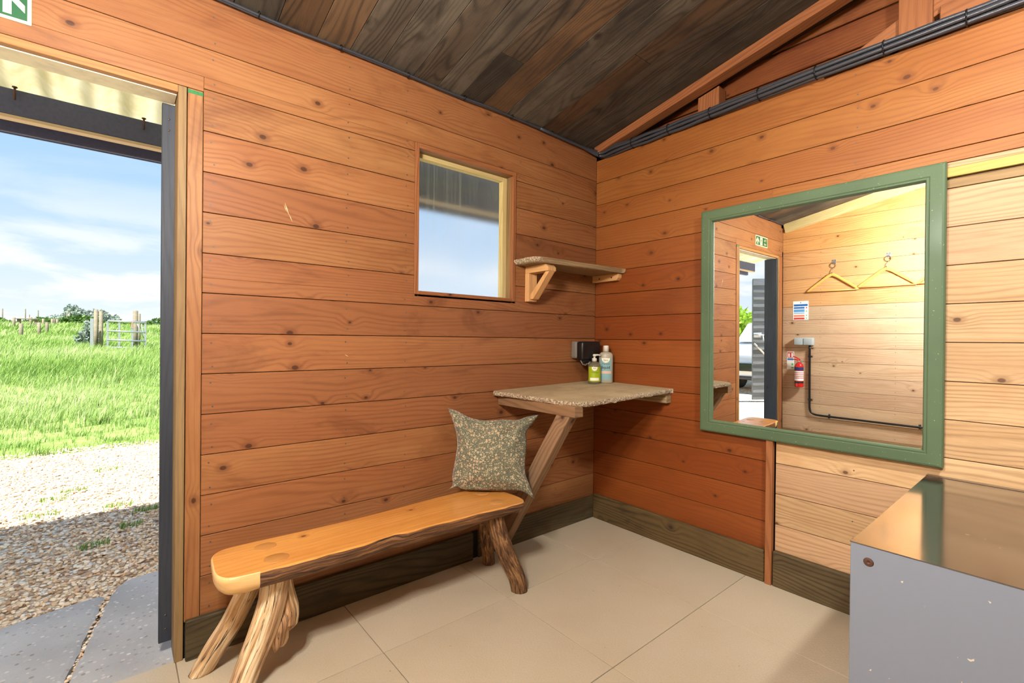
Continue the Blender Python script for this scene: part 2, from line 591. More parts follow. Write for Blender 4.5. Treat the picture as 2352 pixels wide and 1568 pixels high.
M['nail'] = plain('nail_head', (104, 96, 88), 0.45, 0.7)
M['void'] = plain('dark_cavity_timber', (30, 20, 14), 0.9)
M['black_paint'] = plain('black_paint', (34, 36, 42), 0.5, noise=0.3, nscale=60)
M['green_paint'] = None
M['cable'] = plain('black_cable', (58, 60, 66), 0.32)
M['tie'] = plain('black_cable_tie', (12, 12, 13), 0.5)
M['grey_plastic'] = plain('grey_plastic', (118, 112, 104), 0.45)
M['pale_grey_plastic'] = plain('pale_grey_plastic', (168, 176, 180), 0.4)
M['black_plastic'] = plain('black_plastic', (16, 16, 18), 0.35)
M['white_plastic'] = plain('white_plastic', (214, 208, 196), 0.35)
M['slate'] = plain('slate_blue_black_paint', (80, 86, 118), 0.55, noise=0.3, nscale=60)
M['steel'] = plain('galvanised_steel', (196, 200, 204), 0.35, 0.85, noise=0.3, nscale=40)
M['chrome'] = plain('chrome', (210, 208, 204), 0.15, 1.0)
M['rust'] = plain('rusty_steel', (96, 66, 52), 0.6, 0.4, noise=0.7, nscale=400)
M['red'] = plain('red_enamel', (204, 28, 26), 0.25, coat=0.4)
M['white'] = plain('white_print', (240, 240, 236), 0.5)
M['blue'] = plain('blue_print', (30, 104, 184), 0.5)
M['navy'] = plain('navy_print', (40, 46, 96), 0.5)
M['redprint'] = plain('red_print', (206, 52, 40), 0.5)
M['green'] = plain('green_print', (8, 86, 46), 0.45)
M['greenlite'] = plain('light_green_print', (112, 190, 120), 0.5)
M['lumi'] = plain('luminous_white_print', (208, 212, 172), 0.5)
M['black_print'] = plain('black_print', (28, 30, 34), 0.5)
M['lime'] = plain('lime_label', (158, 178, 26), 0.4)
M['aqua'] = plain('pale_blue_label', (128, 168, 170), 0.4)
M['pinkish'] = plain('pale_pink_label', (216, 182, 160), 0.4)
M['cream'] = plain('cream_label', (244, 236, 214), 0.4)
M['bottle_white'] = plain('cloudy_bottle_plastic', (166, 158, 138), 0.35)
M['tape'] = plain('green_mark', (40, 120, 62), 0.6, noise=0.5, nscale=120)
M['splinter'] = plain('bare_splinter', (226, 186, 138), 0.6)

g = G('green_gloss_paint')
co = g.obj()
nz = g.noise(co, 90.0, 4.0, 0.7)
col = g.mix(g.step(g.noise(co, 3.0, 3.0), 0.35, 0.7), C(88, 106, 78), C(80, 98, 73))
col = g.mix(g.math('MULTIPLY', g.step(g.noise(co, 130.0, 3.0, 0.5), 0.70, 0.76), 0.7), col, C(196, 200, 160))
M['green_paint'] = g.out(g.pbsdf(color=col, rough=0.5, spec=0.18, coat=0.03, coat_rough=0.15, normal=g.bump(nz, 0.25, 0.0006)))

g = G('mirror_silver')
M['mirror'] = g.out(g.pbsdf(color=(0.9, 0.92, 0.91, 1), rough=0.0, metal=1.0))

g = G('grey_cabinet_paint')
co = g.obj()
ch = g.step(g.noise(co, 85.0, 2.0, 0.4), 0.765, 0.78)
sc = g.math('MULTIPLY', g.step(g.noise(g.vmul(co, (1, 120.0, 14.0)), 1.0, 2.0), 0.74, 0.78), 0.35)
col = g.mix(g.math('MAXIMUM', ch, sc), C(124, 132, 146), C(206, 198, 178))
M['cab'] = g.out(g.pbsdf(color=col, rough=0.36, coat=0.2, coat_rough=0.2, normal=g.bump(g.noise(co, 220.0, 2.0), 0.05, 0.0005)))

g = G('cabinet_top_sheet')
co = g.obj()
col = g.mix(g.step(g.noise(co, 60.0, 3.0), 0.72, 0.75), C(120, 116, 112), C(190, 180, 160))
M['cabtop'] = g.out(g.pbsdf(color=col, rough=0.13, metal=0.85, coat=0.5, coat_rough=0.08, normal=g.bump(g.noise(g.vmul(co, (3, 40, 1)), 1.0, 2.0), 0.03, 0.001)))

g = G('raw_ply_edge')
M['ply'] = g.out(g.pbsdf(color=C(206, 178, 120), rough=0.7))

# stone tiles of the floor
g = G('beige_floor_tile')
co = g.obj()
tn = g.attr('tone')
tr, tg, tb = g.add('ShaderNodeSeparateColor', {0: tn}).outputs
n1 = g.noise(co, 1.3, 4.0, 0.6)
fine = g.noise(co, 190.0, 3.0, 0.6)
col = g.mix(g.step(n1, 0.35, 0.7), C(190, 176, 152), C(182, 166, 140))
col = g.mix(g.math('MULTIPLY', g.step(fine, 0.4, 0.7), 0.18), col, C(150, 130, 104))
col = g.mix(g.math('MULTIPLY', g.step(g.noise(co, 70.0, 2.0), 0.75, 0.78), 0.6), col, C(110, 88, 66))
br = g.math('ADD', 0.96, g.math('MULTIPLY', tr, 0.08))
col = g.mix(1.0, col, g.comb(br, br, br), 'MULTIPLY')
M['tile'] = g.out(g.pbsdf(color=col, rough=0.5, spec=0.4, normal=g.bump(g.noise(co, 150.0, 3.0, 0.55), 0.42, 0.0025)))
M['grout'] = plain('tile_grout', (128, 108, 86), 0.9, noise=0.8, nscale=9, dirt=(84, 62, 44))

# rough sandstone slab
g = G('sandstone')
co = g.obj()
n1 = g.noise(co, 6.0, 5.0, 0.6, 0.4)
sp = g.noise(co, 160.0, 3.0, 0.7)
col = g.mix(g.step(n1, 0.35, 0.7), C(170, 150, 114), C(190, 170, 130))
col = g.mix(g.math('MULTIPLY', g.step(g.noise(g.vmul(co, (5, 16, 5)), 1.0, 4.0, 0.6, 0.8), 0.56, 0.72), 0.6), col, C(200, 176, 136))
col = g.mix(g.math('MULTIPLY', g.step(sp, 0.5, 0.75), 0.35), col, C(96, 80, 58))
M['stone'] = g.out(g.pbsdf(color=col, rough=0.85, normal=g.bump(g.math('ADD', g.math('MULTIPLY', n1, 0.7), g.math('MULTIPLY', sp, 0.25)), 0.5, 0.004)))
g = G('broken_stone_edge')
co = g.obj()
sp = g.noise(co, 120.0, 4.0, 0.75)
col = g.ramp(sp, [(0.34, C(96, 80, 62)), (0.5, C(168, 146, 118)), (0.64, C(222, 206, 180))])
M['stone_edge'] = g.out(g.pbsdf(color=col, rough=0.9, normal=g.bump(sp, 0.9, 0.005)))

# bark and stripped branches
g = G('stripped_bark')
uv = g.uv()
s, t, _ = g.sep(uv)
rid = g.noise(g.comb(g.math('MULTIPLY', s, 5.0), g.math('MULTIPLY', t, 62.0)), 1.0, 4.0, 0.6, 0.5)
crk = g.noise(g.comb(g.math('MULTIPLY', s, 7.0), g.math('MULTIPLY', t, 110.0), 4.0), 1.0, 3.0, 0.6, 0.9)
big = g.noise(g.comb(g.math('MULTIPLY', s, 3.0), g.math('MULTIPLY', t, 16.0), 2.0), 1.0, 3.0)
tn = g.attr('tone')
tr, tg, tb = g.add('ShaderNodeSeparateColor', {0: tn}).outputs
pale = g.ramp(rid, [(0.3, C(150, 108, 70)), (0.46, C(212, 174, 124)), (0.62, C(244, 222, 184))])
brown = g.ramp(rid, [(0.3, C(84, 52, 34)), (0.5, C(150, 96, 58)), (0.66, C(206, 142, 82))])
col = g.mix(g.math('MULTIPLY', g.step(big, 0.44, 0.56), g.math('SUBTRACT', 1.0, tr)), pale, brown)  # bare wood, with doorway light on the left legs painted into the pale share
col = g.mix(g.math('MULTIPLY', g.step(crk, 0.61, 0.68), 0.92), col, C(44, 30, 22))
h = g.math('SUBTRACT', g.math('MULTIPLY', rid, 0.8), g.math('MULTIPLY', g.step(crk, 0.56, 0.68), 0.7))
M['bark'] = g.out(g.pbsdf(color=col, rough=0.6, normal=g.bump(h, 0.8, 0.006)))
g = G('rough_bark')
uv = g.uv()
s, t, _ = g.sep(uv)
rid = g.noise(g.comb(g.math('MULTIPLY', s, 16.0), g.math('MULTIPLY', t, 90.0)), 1.0, 5.0, 0.65, 0.8)
col = g.ramp(rid, [(0.36, C(48, 30, 18)), (0.5, C(112, 76, 44)), (0.62, C(164, 122, 78))])
col = g.mix(g.step(g.noise(uv, 6.0, 4.0, 0.6), 0.70, 0.72), col, C(196, 116, 46))
M['bark_rough'] = g.out(g.pbsdf(color=col, rough=0.75, normal=g.bump(rid, 0.9, 0.006)))
g = G('live_edge_bark')
uv = g.uv()
s, t, _ = g.sep(uv)
rid = g.noise(g.comb(g.math('MULTIPLY', s, 5.0), g.math('MULTIPLY', t, 120.0)), 1.0, 5.0, 0.65, 0.6)
col = g.ramp(rid, [(0.34, C(54, 34, 22)), (0.5, C(104, 68, 40)), (0.66, C(158, 112, 70))])
M['bark_edge'] = g.out(g.pbsdf(color=col, rough=0.6, normal=g.bump(rid, 0.8, 0.005)))

# flowered cushion cloth
g = G('floral_cotton')
uv = g.uv()


def flowers(g, uv, scale, prob, R, petals):
    v = g.voro(uv, scale, 0.75, dims='2D')
    d = g.add('ShaderNodeVectorMath', {0: g.vmul(uv, (scale, scale, 0)), 1: g.vmul(v.outputs['Position'], (scale, scale, 0))}, operation='SUBTRACT').outputs[0]
    x, y, _ = g.sep(d)
    r = v.outputs['Distance']
    cr, cg, cb = g.add('ShaderNodeSeparateColor', {0: v.outputs['Color']}).outputs
    ang = g.math('ADD', g.math('ARCTAN2', y, x), g.math('MULTIPLY', cg, 6.28))
    pet = g.math('ABSOLUTE', g.math('COSINE', g.math('MULTIPLY', ang, petals / 2)))
    lim = g.math('MULTIPLY', R, g.math('ADD', 0.55, g.math('MULTIPLY', pet, 0.45)))
    on = g.math('LESS_THAN', cr, prob)
    f = g.math('MULTIPLY', on, g.math('LESS_THAN', r, lim))
    eye = g.math('MULTIPLY', on, g.math('LESS_THAN', r, R * 0.24))
    return f, eye, cb


n0 = g.noise(uv, 260.0, 3.0, 0.7)
col = g.mix(g.step(n0, 0.42, 0.58), C(86, 88, 72), C(112, 114, 96))
f3, e3, c3 = flowers(g, uv, 210.0, 0.5, 0.30, 5)
col = g.mix(g.math('MULTIPLY', f3, 0.75), col, C(200, 186, 150))
f2, e2, c2 = flowers(g, uv, 100.0, 0.36, 0.36, 5)
col = g.mix(g.math('MULTIPLY', f2, 0.85), col, C(214, 194, 154))
col = g.mix(e2, col, C(128, 96, 66))
f1, e1, c1 = flowers(g, uv, 56.0, 0.26, 0.38, 5)
col = g.mix(g.math('MULTIPLY', f1, 0.85), col, g.mix(c1, C(206, 192, 158), C(204, 172, 144)))
col = g.mix(e1, col, C(150, 96, 66))
M['floral'] = g.out(g.pbsdf(color=col, rough=0.9, sheen=0.2, spec=0.2, normal=g.bump(g.noise(uv, 900.0, 2.0), 0.25, 0.0008)))

# window sheet: ribbed cloudy polycarbonate
g = G('cloudy_ribbed_sheet')
uv = g.uv()
s, t, _ = g.sep(uv)
rib = g.noise(g.comb(g.math('MULTIPLY', s, 160.0), g.math('MULTIPLY', t, 0.8)), 1.0, 3.0, 0.7)
rf = g.add('ShaderNodeBsdfRefraction', {'Color': C(242, 246, 250), 'Roughness': g.math('ADD', 0.30, g.math('MULTIPLY', rib, 0.10)), 'IOR': 1.12})
tl = g.add('ShaderNodeBsdfTranslucent', {'Color': C(236, 240, 244)})
gl = g.add('ShaderNodeBsdfGlossy', {'Color': (1, 1, 1, 1), 'Roughness': 0.25})
ms = g.add('ShaderNodeMixShader', {0: g.math('ADD', 0.10, g.math('MULTIPLY', g.step(rib, 0.5, 0.75), 0.25)), 1: rf.outputs[0], 2: tl.outputs[0]})
ms2 = g.add('ShaderNodeMixShader', {0: 0.05, 1: ms.outputs[0], 2: gl.outputs[0]})
M['pane'] = g.out(ms2.outputs[0])

# translucent corrugated canopy sheet
g = G('translucent_cream_sheet')
co = g.obj()
nz = g.noise(co, 5.0, 4.0, 0.6)
col = g.mix(g.step(nz, 0.35, 0.7), C(206, 198, 162), C(182, 170, 124))
df = g.add('ShaderNodeBsdfDiffuse', {'Color': col})
tl = g.add('ShaderNodeBsdfTranslucent', {'Color': col})
ms = g.add('ShaderNodeMixShader', {0: 0.40, 1: df.outputs[0], 2: tl.outputs[0]})
M['canopy'] = g.out(ms.outputs[0])

# outside
g = G('concrete_aggregate')
co = g.obj()
sp = g.voro(co, 55.0, 1.0)
c0 = g.mix(g.step(g.noise(co, 2.0, 4.0), 0.35, 0.7), C(186, 182, 178), C(158, 155, 152))
sr, sg, sb = g.add('ShaderNodeSeparateColor', {0: sp.outputs['Color']}).outputs
col = g.mix(g.math('MULTIPLY', g.math('LESS_THAN', sp.outputs['Distance'], 0.36), g.step(sr, 0.35, 0.6)), c0, g.mix(sg, C(206, 200, 194), C(140, 128, 118)))
M['concrete'] = g.out(g.pbsdf(color=col, rough=0.9, normal=g.bump(g.noise(co, 60.0, 4.0, 0.65), 0.7, 0.008)))
g = G('pebbles')
tn = g.attr('tone')
tr, tg, tb = g.add('ShaderNodeSeparateColor', {0: tn}).outputs
col = g.ramp(tr, [(0.0, C(150, 120, 98)), (0.2, C(196, 160, 124)), (0.5, C(230, 200, 164)), (0.8, C(246, 230, 204)), (1.0, C(206, 204, 206))])
M['pebble'] = g.out(g.pbsdf(color=col, rough=0.75))
g = G('fine_gravel')
co = g.obj()
v = g.voro(co, 42.0, 1.0)
vr, vg, vb = g.add('ShaderNodeSeparateColor', {0: v.outputs['Color']}).outputs
col = g.ramp(vr, [(0.0, C(150, 122, 98)), (0.3, C(206, 176, 142)), (0.7, C(238, 216, 184)), (1.0, C(250, 238, 216))])
M['gravel'] = g.out(g.pbsdf(color=col, rough=0.9, normal=g.bump(v.outputs['Distance'], 0.9, 0.02)))
g = G('field_turf')
co = g.obj()
n1 = g.noise(co, 0.35, 5.0, 0.6)
n2 = g.noise(co, 6.0, 4.0, 0.7)
col = g.mix(g.step(n1, 0.4, 0.62), C(118, 140, 70), C(146, 156, 96))
col = g.mix(g.math('MULTIPLY', g.step(n2, 0.4, 0.7), 0.5), col, C(84, 122, 40))
M['turf'] = g.out(g.pbsdf(color=col, rough=0.95, spec=0.1))


def leafy(name, stops):
    g = G(name)
    tn = g.attr('tone')
    tr, tg, tb = g.add('ShaderNodeSeparateColor', {0: tn}).outputs
    col = g.ramp(tr, [(p, C(*c)) for p, c in stops])
    df = g.add('ShaderNodeBsdfDiffuse', {'Color': col})
    tl = g.add('ShaderNodeBsdfTranslucent', {'Color': col})
    ms = g.add('ShaderNodeMixShader', {0: 0.35, 1: df.outputs[0], 2: tl.outputs[0]})
    return g.out(ms.outputs[0])


M['grass'] = leafy('grass_blades', [(0.0, (90, 120, 52)), (0.35, (126, 156, 78)), (0.7, (164, 182, 114)), (0.9, (192, 200, 152)), (1.0, (206, 202, 168))])
M['hedge'] = leafy('hedge_leaves', [(0.0, (56, 82, 38)), (0.6, (84, 114, 58)), (1.0, (120, 144, 86))])
M['thorn'] = leafy('blossoming_hawthorn', [(0.0, (104, 118, 102)), (0.5, (134, 148, 132)), (1.0, (176, 184, 174))])
M['tree'] = leafy('lime_green_leaves', [(0.0, (120, 160, 50)), (0.6, (168, 200, 80)), (1.0, (206, 222, 120))])
M['car_paint'] = plain('white_car_paint', (232, 232, 230), 0.3, coat=0.6)
M['car_glass'] = plain('dark_car_glass', (30, 34, 38), 0.08)
M['tyre'] = plain('tyre_rubber', (26, 26, 27), 0.8)
M['lamp_glass'] = plain('headlamp_glass', (190, 200, 206), 0.1)


# ================================================================== THE ROOM
WX = -3.31           # inner face of the wall opposite the mirror
SY = -3.30           # inner face of the wall behind the camera
EAVE, SLOPE = 2.356, 0.205


def ceil_z(y):
    return EAVE - SLOPE * y


# ---- floor: tiles with recessed joints
mb = MB()
mb.box((WX - 0.02, SY - 0.02, -0.06), (0.02, 0.012, -0.0035), 0, mat=1)
xs = [0.0, -0.462] + [-0.462 - 0.5825 * k for k in range(1, 5)] + [WX - 0.01]
ys = [0.010, -0.405] + [-0.405 - 0.5725 * k for k in range(1, 5)] + [SY]
for i in range(len(xs) - 1):
    for j in range(len(ys) - 1):
        gp = 0.0014
        x1 = xs[i] - (gp if i else -0.0)
        y1 = ys[j] - (gp if j else 0)
        lo = (xs[i + 1] + gp, ys[j + 1] + gp, -0.012)
        if x1 - lo[0] > 0.02:
            mb.box(lo, (x1, y1, 0.0), 0, 0.0009)
floor = mb.build('floor', [M['tile'], M['grout']])
tag(floor, 'beige textured floor of large square stone tiles', 'floor', kind='structure')

# ---- left wall (door and window)
SEAM_L = [0.0, 0.132, 0.277, 0.4215, 0.566, 0.711, 0.856, 1.001, 1.146, 1.291, 1.433, 1.579, 1.7225, 1.868, 2.016, 2.161, 2.316]
DOOR = (WX, -2.14, -0.1, 2.0585)
WIN = (-1.303, -0.683, 1.345, 2.057)
mb = MB()
seams = sorted(set(SEAM_L))
boards(mb, 0, WX, 0.0, seams, 0.0, 0.02, [DOOR, WIN])
# rest of the boards over the door, whose joint sits a little higher
boards(mb, 0, -3.285, -2.14, [2.0035, 2.0590], -0.001, 0.02)
mb.box((WX, 0.012, 2.317), (0.0, 0.03, 2.40), 0, 0.002)
for xs_ in (-2.112, -1.62, -1.345, -0.655, -0.35):
    for k in range(1, len(SEAM_L) - 1):
        z0, z1 = SEAM_L[k], SEAM_L[k + 1]
        for zz in (z0 + 0.03, z1 - 0.032):
            if WIN[0] < xs_ < WIN[1] and WIN[2] < zz < WIN[3]:
                continue
            nail(mb, (xs_ + random.uniform(-0.006, 0.006), -0.0007, zz + random.uniform(-0.006, 0.006)), 1)
# long pale scratch in the varnish and a few small chips
for (x, z, a, l, wd) in ((-1.862, 1.640, 1.25, 0.05, 0.004), (-1.848, 1.608, 1.15, 0.035, 0.0025), (-1.868, 1.642, 1.2, 0.03, 0.002), (-1.62, 1.06, 0.5, 0.02, 0.002)):
    c, s_ = math.cos(a), -math.sin(a)
    t_ = bmesh.new()
    vs = [t_.verts.new((x + c * u * l - s_ * v * wd, -0.0008, z + s_ * u * l + c * v * wd)) for u, v in ((-.5, 0), (0, -.5), (.5, 0), (0, .5))]
    t_.faces.new(vs)
    mb._merge(t_, 0, 3, None, None, (0, 0))
# cavity and outer cladding
for lo, hi in (((WX - 0.12, 0.0205, -0.1), (-3.30, 0.1, 2.5)), ((-2.19, 0.0205, -0.1), (-1.31, 0.1, 2.5)), ((-1.31, 0.0205, -0.1), (-0.676, 0.1, 1.33)),
               ((-1.31, 0.0205, 2.075), (-0.676, 0.1, 2.5)), ((-0.676, 0.0205, -0.1), (0.14, 0.1, 2.5)), ((-3.30, 0.0205, 2.005), (-2.19, 0.1, 2.5)),
               ((-3.30, 0.0205, -0.1), (-3.196, 0.1, 2.005))):
    mb.box(lo, hi, 0, mat=2)
wl = mb.build('wall_left', [M['wall'], M['nail'], M['void'], M['splinter']])
tag(wl, 'orange stained horizontal boarding with the open doorway and a small window', 'wall', kind='structure')

# ---- right wall (mirror wall)
SEAM_R = [0.0, 0.14, 0.282, 0.425, 0.568, 0.711, 0.854, 0.997, 1.142, 1.285, 1.4285, 1.571, 1.7145, 1.861, 2.0045, 2.147, 2.292]
YE = -1.072
mb = MB()
lowr = [z for z in SEAM_R if z <= 1.7145]
boards(mb, 1, YE, 0.0, [z for z in lowr if z < 1.58], 0.0, 0.02, mat=0)
boards(mb, 1, YE, 0.0, [1.571, 1.7145, 1.861], 0.0, 0.02, mat=6, tonef=lambda k: (0.45, 1.0 - 0.35 * k, 0.4))  # tone steps from amber into the shade painted on the red rows
boards(mb, 1, SY, 0.0, [z for z in SEAM_R if z >= 1.861], 0.0, 0.02, mat=6)
boards(mb, 1, SY, -1.10, lowr, 0.004, 0.02, mat=1)
# patched strips over the old opening
boards(mb, 1, SY, YE, [1.7145, 1.753], 0.003, 0.02, mat=4)
boards(mb, 1, SY, YE, [1.753, 1.789], -0.010, 0.02, mat=7)
boards(mb, 1, SY, YE, [1.789, 1.812], -0.0005, 0.02, mat=1)
boards(mb, 1, SY, YE, [1.812, 1.861], 0.0, 0.02, mat=6)
for yy in (-0.04, -0.56, -1.40, -1.93):
    for k in range(1, len(SEAM_R) - 1):
        if yy < YE and SEAM_R[k] < 1.86 and k % 2:
            continue
        for zz in (SEAM_R[k] + 0.032, SEAM_R[k + 1] - 0.034):
            nail(mb, (-0.0008 if (yy > YE or zz > 1.86) else 0.0034, yy + random.uniform(-.006, .006), zz + random.uniform(-.006, .006)), 0, mat=2)
mb.box((0.025, SY, -0.1), (0.10, 0.14, 2.195), 1, mat=5)
mb.box((0.021, SY, -0.1), (0.026, 0.02, 2.195), 1, mat=5)
wr = mb.build('wall_right', [M['wall_red'], M['wall_pale'], M['nail'], M['frame_pale'], M['frame_dull'], M['void'], M['wall_top'], M['batten']])
tag(wr, 'orange horizontal boarding carrying the green mirror, patched with paler bare boards on its right', 'wall', kind='structure')

# ---- wall opposite the mirror
SEAM_W = [0.0, 0.13, 0.28, 0.427, 0.575, 0.72, 0.865, 1.014, 1.16, 1.309, 1.453, 1.596, 1.742, 1.89, 2.04, 2.19, 2.335, 2.48, 2.625, 2.77, 2.915, 3.06]


def slope_cut(z, a0, a1):
    lim = (EAVE - z + 0.145) / SLOPE
    return a0, min(a1, lim)


mb = MB()
boards(mb, 1, SY, 0.0, SEAM_W[:11], WX, -0.02, mat=3)
boards(mb, 1, SY, 0.0, SEAM_W[10:], WX, -0.02, zmax=slope_cut)
for yy in (-0.03, -0.36, -0.98, -1.6):
    for k in range(1, 16):
        nail(mb, (WX + 0.0008, yy, SEAM_W[k] + 0.03), 0)
        nail(mb, (WX + 0.0008, yy, SEAM_W[k + 1] - 0.03), 0)
Mx = Matrix(((1, 0, 0, WX - 0.10), (0, 1, 0, 0), (0, 0, 1, 0), (0, 0, 0, 1)))
mb.prism([(0.14, -0.1), (SY - 0.1, -0.1), (SY - 0.1, ceil_z(SY - 0.1)), (0.14, ceil_z(0.14))], 0, 0.078, 0, mat=2,
         M=Matrix(((0, 0, 1, WX - 0.10), (1, 0, 0, 0), (0, 1, 0, 0), (0, 0, 0, 1))))
ww = mb.build('wall_opposite', [M['wall_honey'], M['nail'], M['void'], M['wall_bleached']])
tag(ww, 'pale honey boarded wall with the coat hooks, seen in the mirror', 'wall', kind='structure')

# ---- wall behind the camera
mb = MB()
rows = [0.145 * k for k in range(0, 22)]
boards(mb, 0, WX, 0.0, rows[:20], SY, -0.02)
mb.box((WX - .1, SY - 0.1, -0.1), (0.1, SY - 0.021, 2.9), 0, mat=1)
wb = mb.build('wall_back', [M['ceil'], M['void']])
tag(wb, 'dark boarded wall behind the viewer', 'wall', kind='structure')

# ---- ceiling: weathered boards running up the slope, and an unseen sun-blocking roof over them
ang = math.atan(SLOPE)
CM = Matrix.Translation((0, 0, EAVE)) @ Matrix.Rotation(-ang, 4, 'X')
edges = [-3.34, -3.19, -3.05, -2.90, -2.76, -2.62, -2.47, -2.33, -2.19, -2.05, -1.90, -1.754, -1.618, -1.475, -1.319, -1.187, -1.053, -0.917, -0.765, -0.635, -0.50, -0.372, -0.25, -0.125, -0.0, 0.13]
tones = {-2.05: (0.05, 0.1), -1.90: (0.28, 0.95), -1.754: (0.80, 0.85), -1.618: (0.62, 0.15), -1.475: (0.55, 0.05), -1.319: (0.45, 0.3), -1.187: (0.62, 0.1),
         -1.053: (0.30, 0.3), -0.917: (0.98, 0.95), -0.765: (0.66, 0.1), -0.635: (0.5, 0.05), -0.50: (0.42, 0.85), -0.372: (0.35, 0.3), -0.25: (0.40, 0.1), -0.125: (0.35, 0.2)}
mb = MB()
for a, b in zip(edges[:-1], edges[1:]):
    tr_ = tones.get(a, (random.uniform(0.2, 0.8), random.random()))
    tone = (tr_[0], tr_[1], random.random())
    if a == -0.50:
        mb.box((a + .001, -0.66, 0.0), (b - .001, 0.05, 0.02), 1, 0.0015, M=CM, tone=(0.42, 0.95, 0.3))
        mb.box((a + .001, -3.5, 0.0), (b - .001, -0.662, 0.02), 1, 0.0015, M=CM, tone=(0.5, 0.75, 0.8))
    elif a == -1.053:
        mb.box((a + .001, -0.335, 0.0), (b - .001, 0.05, 0.02), 1, 0.0015, M=CM, tone=(0.02, 0.1, 0.3))
        mb.box((a + .001, -3.5, 0.0), (b - .001, -0.337, 0.02), 1, 0.0015, M=CM, tone=(0.45, 0.55, 0.8))
    else:
        mb.box((a + .001, -3.5, random.uniform(-.001, .001)), (b - .001, 0.05, 0.02), 1, 0.0015, M=CM, tone=tone)
ce = mb.build('ceiling', [M['ceil']])
tag(ce, 'sloping ceiling of dark weathered wide boards', 'ceiling', kind='structure')
mb = MB()
mb.box((-5.3, -3.75, 0.022), (1.4, 0.14, 0.08), 1, M=CM)  # solid slab added to keep the sun out, run past the walls
rf_ = mb.build('roof', [M['void']])
tag(rf_, 'unseen dark roof deck above the ceiling boards, widened to block the sun', 'roof', kind='structure')

# ---- gable above the right wall: rafter, studs, boarding behind
mb = MB()
mb.box((-0.052, -3.4, -0.047), (0.018, -0.02, -0.001), 1, 0.002, M=CM, tone=(0.6, 0.6, 0.5))
tag(mb.build('rafter', [M['rafter']]), 'reddish sloping rafter under the ceiling edge above the mirror wall', 'rafter', kind='structure')


def gable_stud(y0, y1, x0, x1, label):
    mb = MB()
    zt0, zt1 = ceil_z(y0) - 0.046, ceil_z(y1) - 0.046
    t_ = bmesh.new()
    q = [(y0, 2.20), (y1, 2.20), (y1, zt1), (y0, zt0)]
    a = [t_.verts.new((x0, p[0], p[1])) for p in q]
    b = [t_.verts.new((x1, p[0], p[1])) for p in q]
    t_.faces.new(a)
    t_.faces.new(b[::-1])
    for i in range(4):
        t_.faces.new((a[i], b[i], b[(i + 1) % 4], a[(i + 1) % 4]))
    bmesh.ops.recalc_face_normals(t_, faces=t_.faces)
    bmesh.ops.bevel(t_, geom=list(t_.edges), offset=0.002, segments=1, affect='EDGES')
    mb._merge(t_, 2, 0, None, (0.55, 0.3, 0.5), None)
    return tag(mb.build('gable_stud', [M['rafter']]), label, 'stud', kind='structure')


gable_stud(-0.790, -0.675, 0.030, 0.105, 'short square stud between the cable bundle and the rafter')
gable_stud(-1.632, -1.528, 0.030, 0.105, 'taller stud at the top of the photo beside a blocking piece')
mb = MB()
mb.box((0.030, -0.32, -0.045), (0.070, 0.20, 0.045), 1, 0.003, M=Matrix.Translation((0.02, -1.46, 2.372)) @ Matrix.Rotation(-0.44, 4, 'X'), tone=(0.5, 0.8, 0.4))
tag(mb.build('gable_brace', [M['rafter']]), 'diagonal brace rising behind the taller stud', 'brace', kind='structure')
mb = MB()
mb.box((0.035, -2.35, 2.20), (0.095, -1.652, 2.428), 1, 0.003, tone=(0.5, 0.2, 0.4))
tag(mb.build('gable_blocking', [M['rafter']]), 'orange blocking timber beside the taller stud, above the cables', 'blocking', kind='structure')
mb = MB()
boards(mb, 1, -3.4, 0.10, [2.2, 2.33, 2.43, 2.56, 2.67, 2.80, 2.93, 3.06], 0.115, 0.02, gap=0.008, bev=0.003,
       zmax=lambda z, a0, a1: (a0, min(a1, (EAVE + 0.02 - z + 0.13) / SLOPE)))
mb.box((0.142, -3.5, 2.15), (0.2, 0.14, 3.15), 1, mat=1)
gb_ = mb.build('wall_gable', [M['gable'], M['void']])
tag(gb_, 'rust stained boarding of the gable behind studs and rafter', 'wall', kind='structure')

# ---- skirting
mb = MB()
mb.box((-2.184, -0.022, 0.0), (-0.962, 0.0, 0.141), 0, 0.003, tone=(0.25, 0.1, 0.4))
mb.box((-0.963, -0.003, 0.0), (-0.924, 0.0, 0.141), 0, mat=1)  # dark filler standing in for the shade of the recess
mb.box((-0.925, -0.016, 0.0), (-0.0, 0.0, 0.140), 0, 0.003, tone=(0.2, 0.1, 0.6))
tag(mb.build('baseboard_left', [M['skirt'], M['void']]), 'dark rough skirting boards along the bench wall', 'skirting board', kind='structure')
mb = MB()
mb.box((-0.022, -1.062, 0.0), (0.0, -0.017, 0.152), 1, 0.004, tone=(0.55, 0.9, 0.4))
mb.box((-0.024, SY, 0.0), (0.004, -1.100, 0.163), 1, 0.004, tone=(0.7, 0.3, 0.6))
tag(mb.build('baseboard_right', [M['skirt']]), 'greenish brown rough skirting boards under the mirror', 'skirting board', kind='structure')
mb = MB()
mb.box((WX, SY, 0.0), (WX + 0.02, -0.0, 0.13), 1, 0.003, tone=(0.9, 0.5, 0.4))
tag(mb.build('baseboard_opposite', [M['frame_dull']]), 'light skirting board at the foot of the honey boarded wall', 'skirting board', kind='structure')
# vertical cover strip on the mirror wall
mb = MB()
mb.box((-0.028, -1.096, 0.0), (-0.0, -1.067, 0.72), 2, 0.002, tone=(0.5, 0.3, 0.5))
tag(mb.build('trim_1', [M['rafter']]), 'narrow upright strip below the mirror between red and bare boards', 'trim', kind='structure')
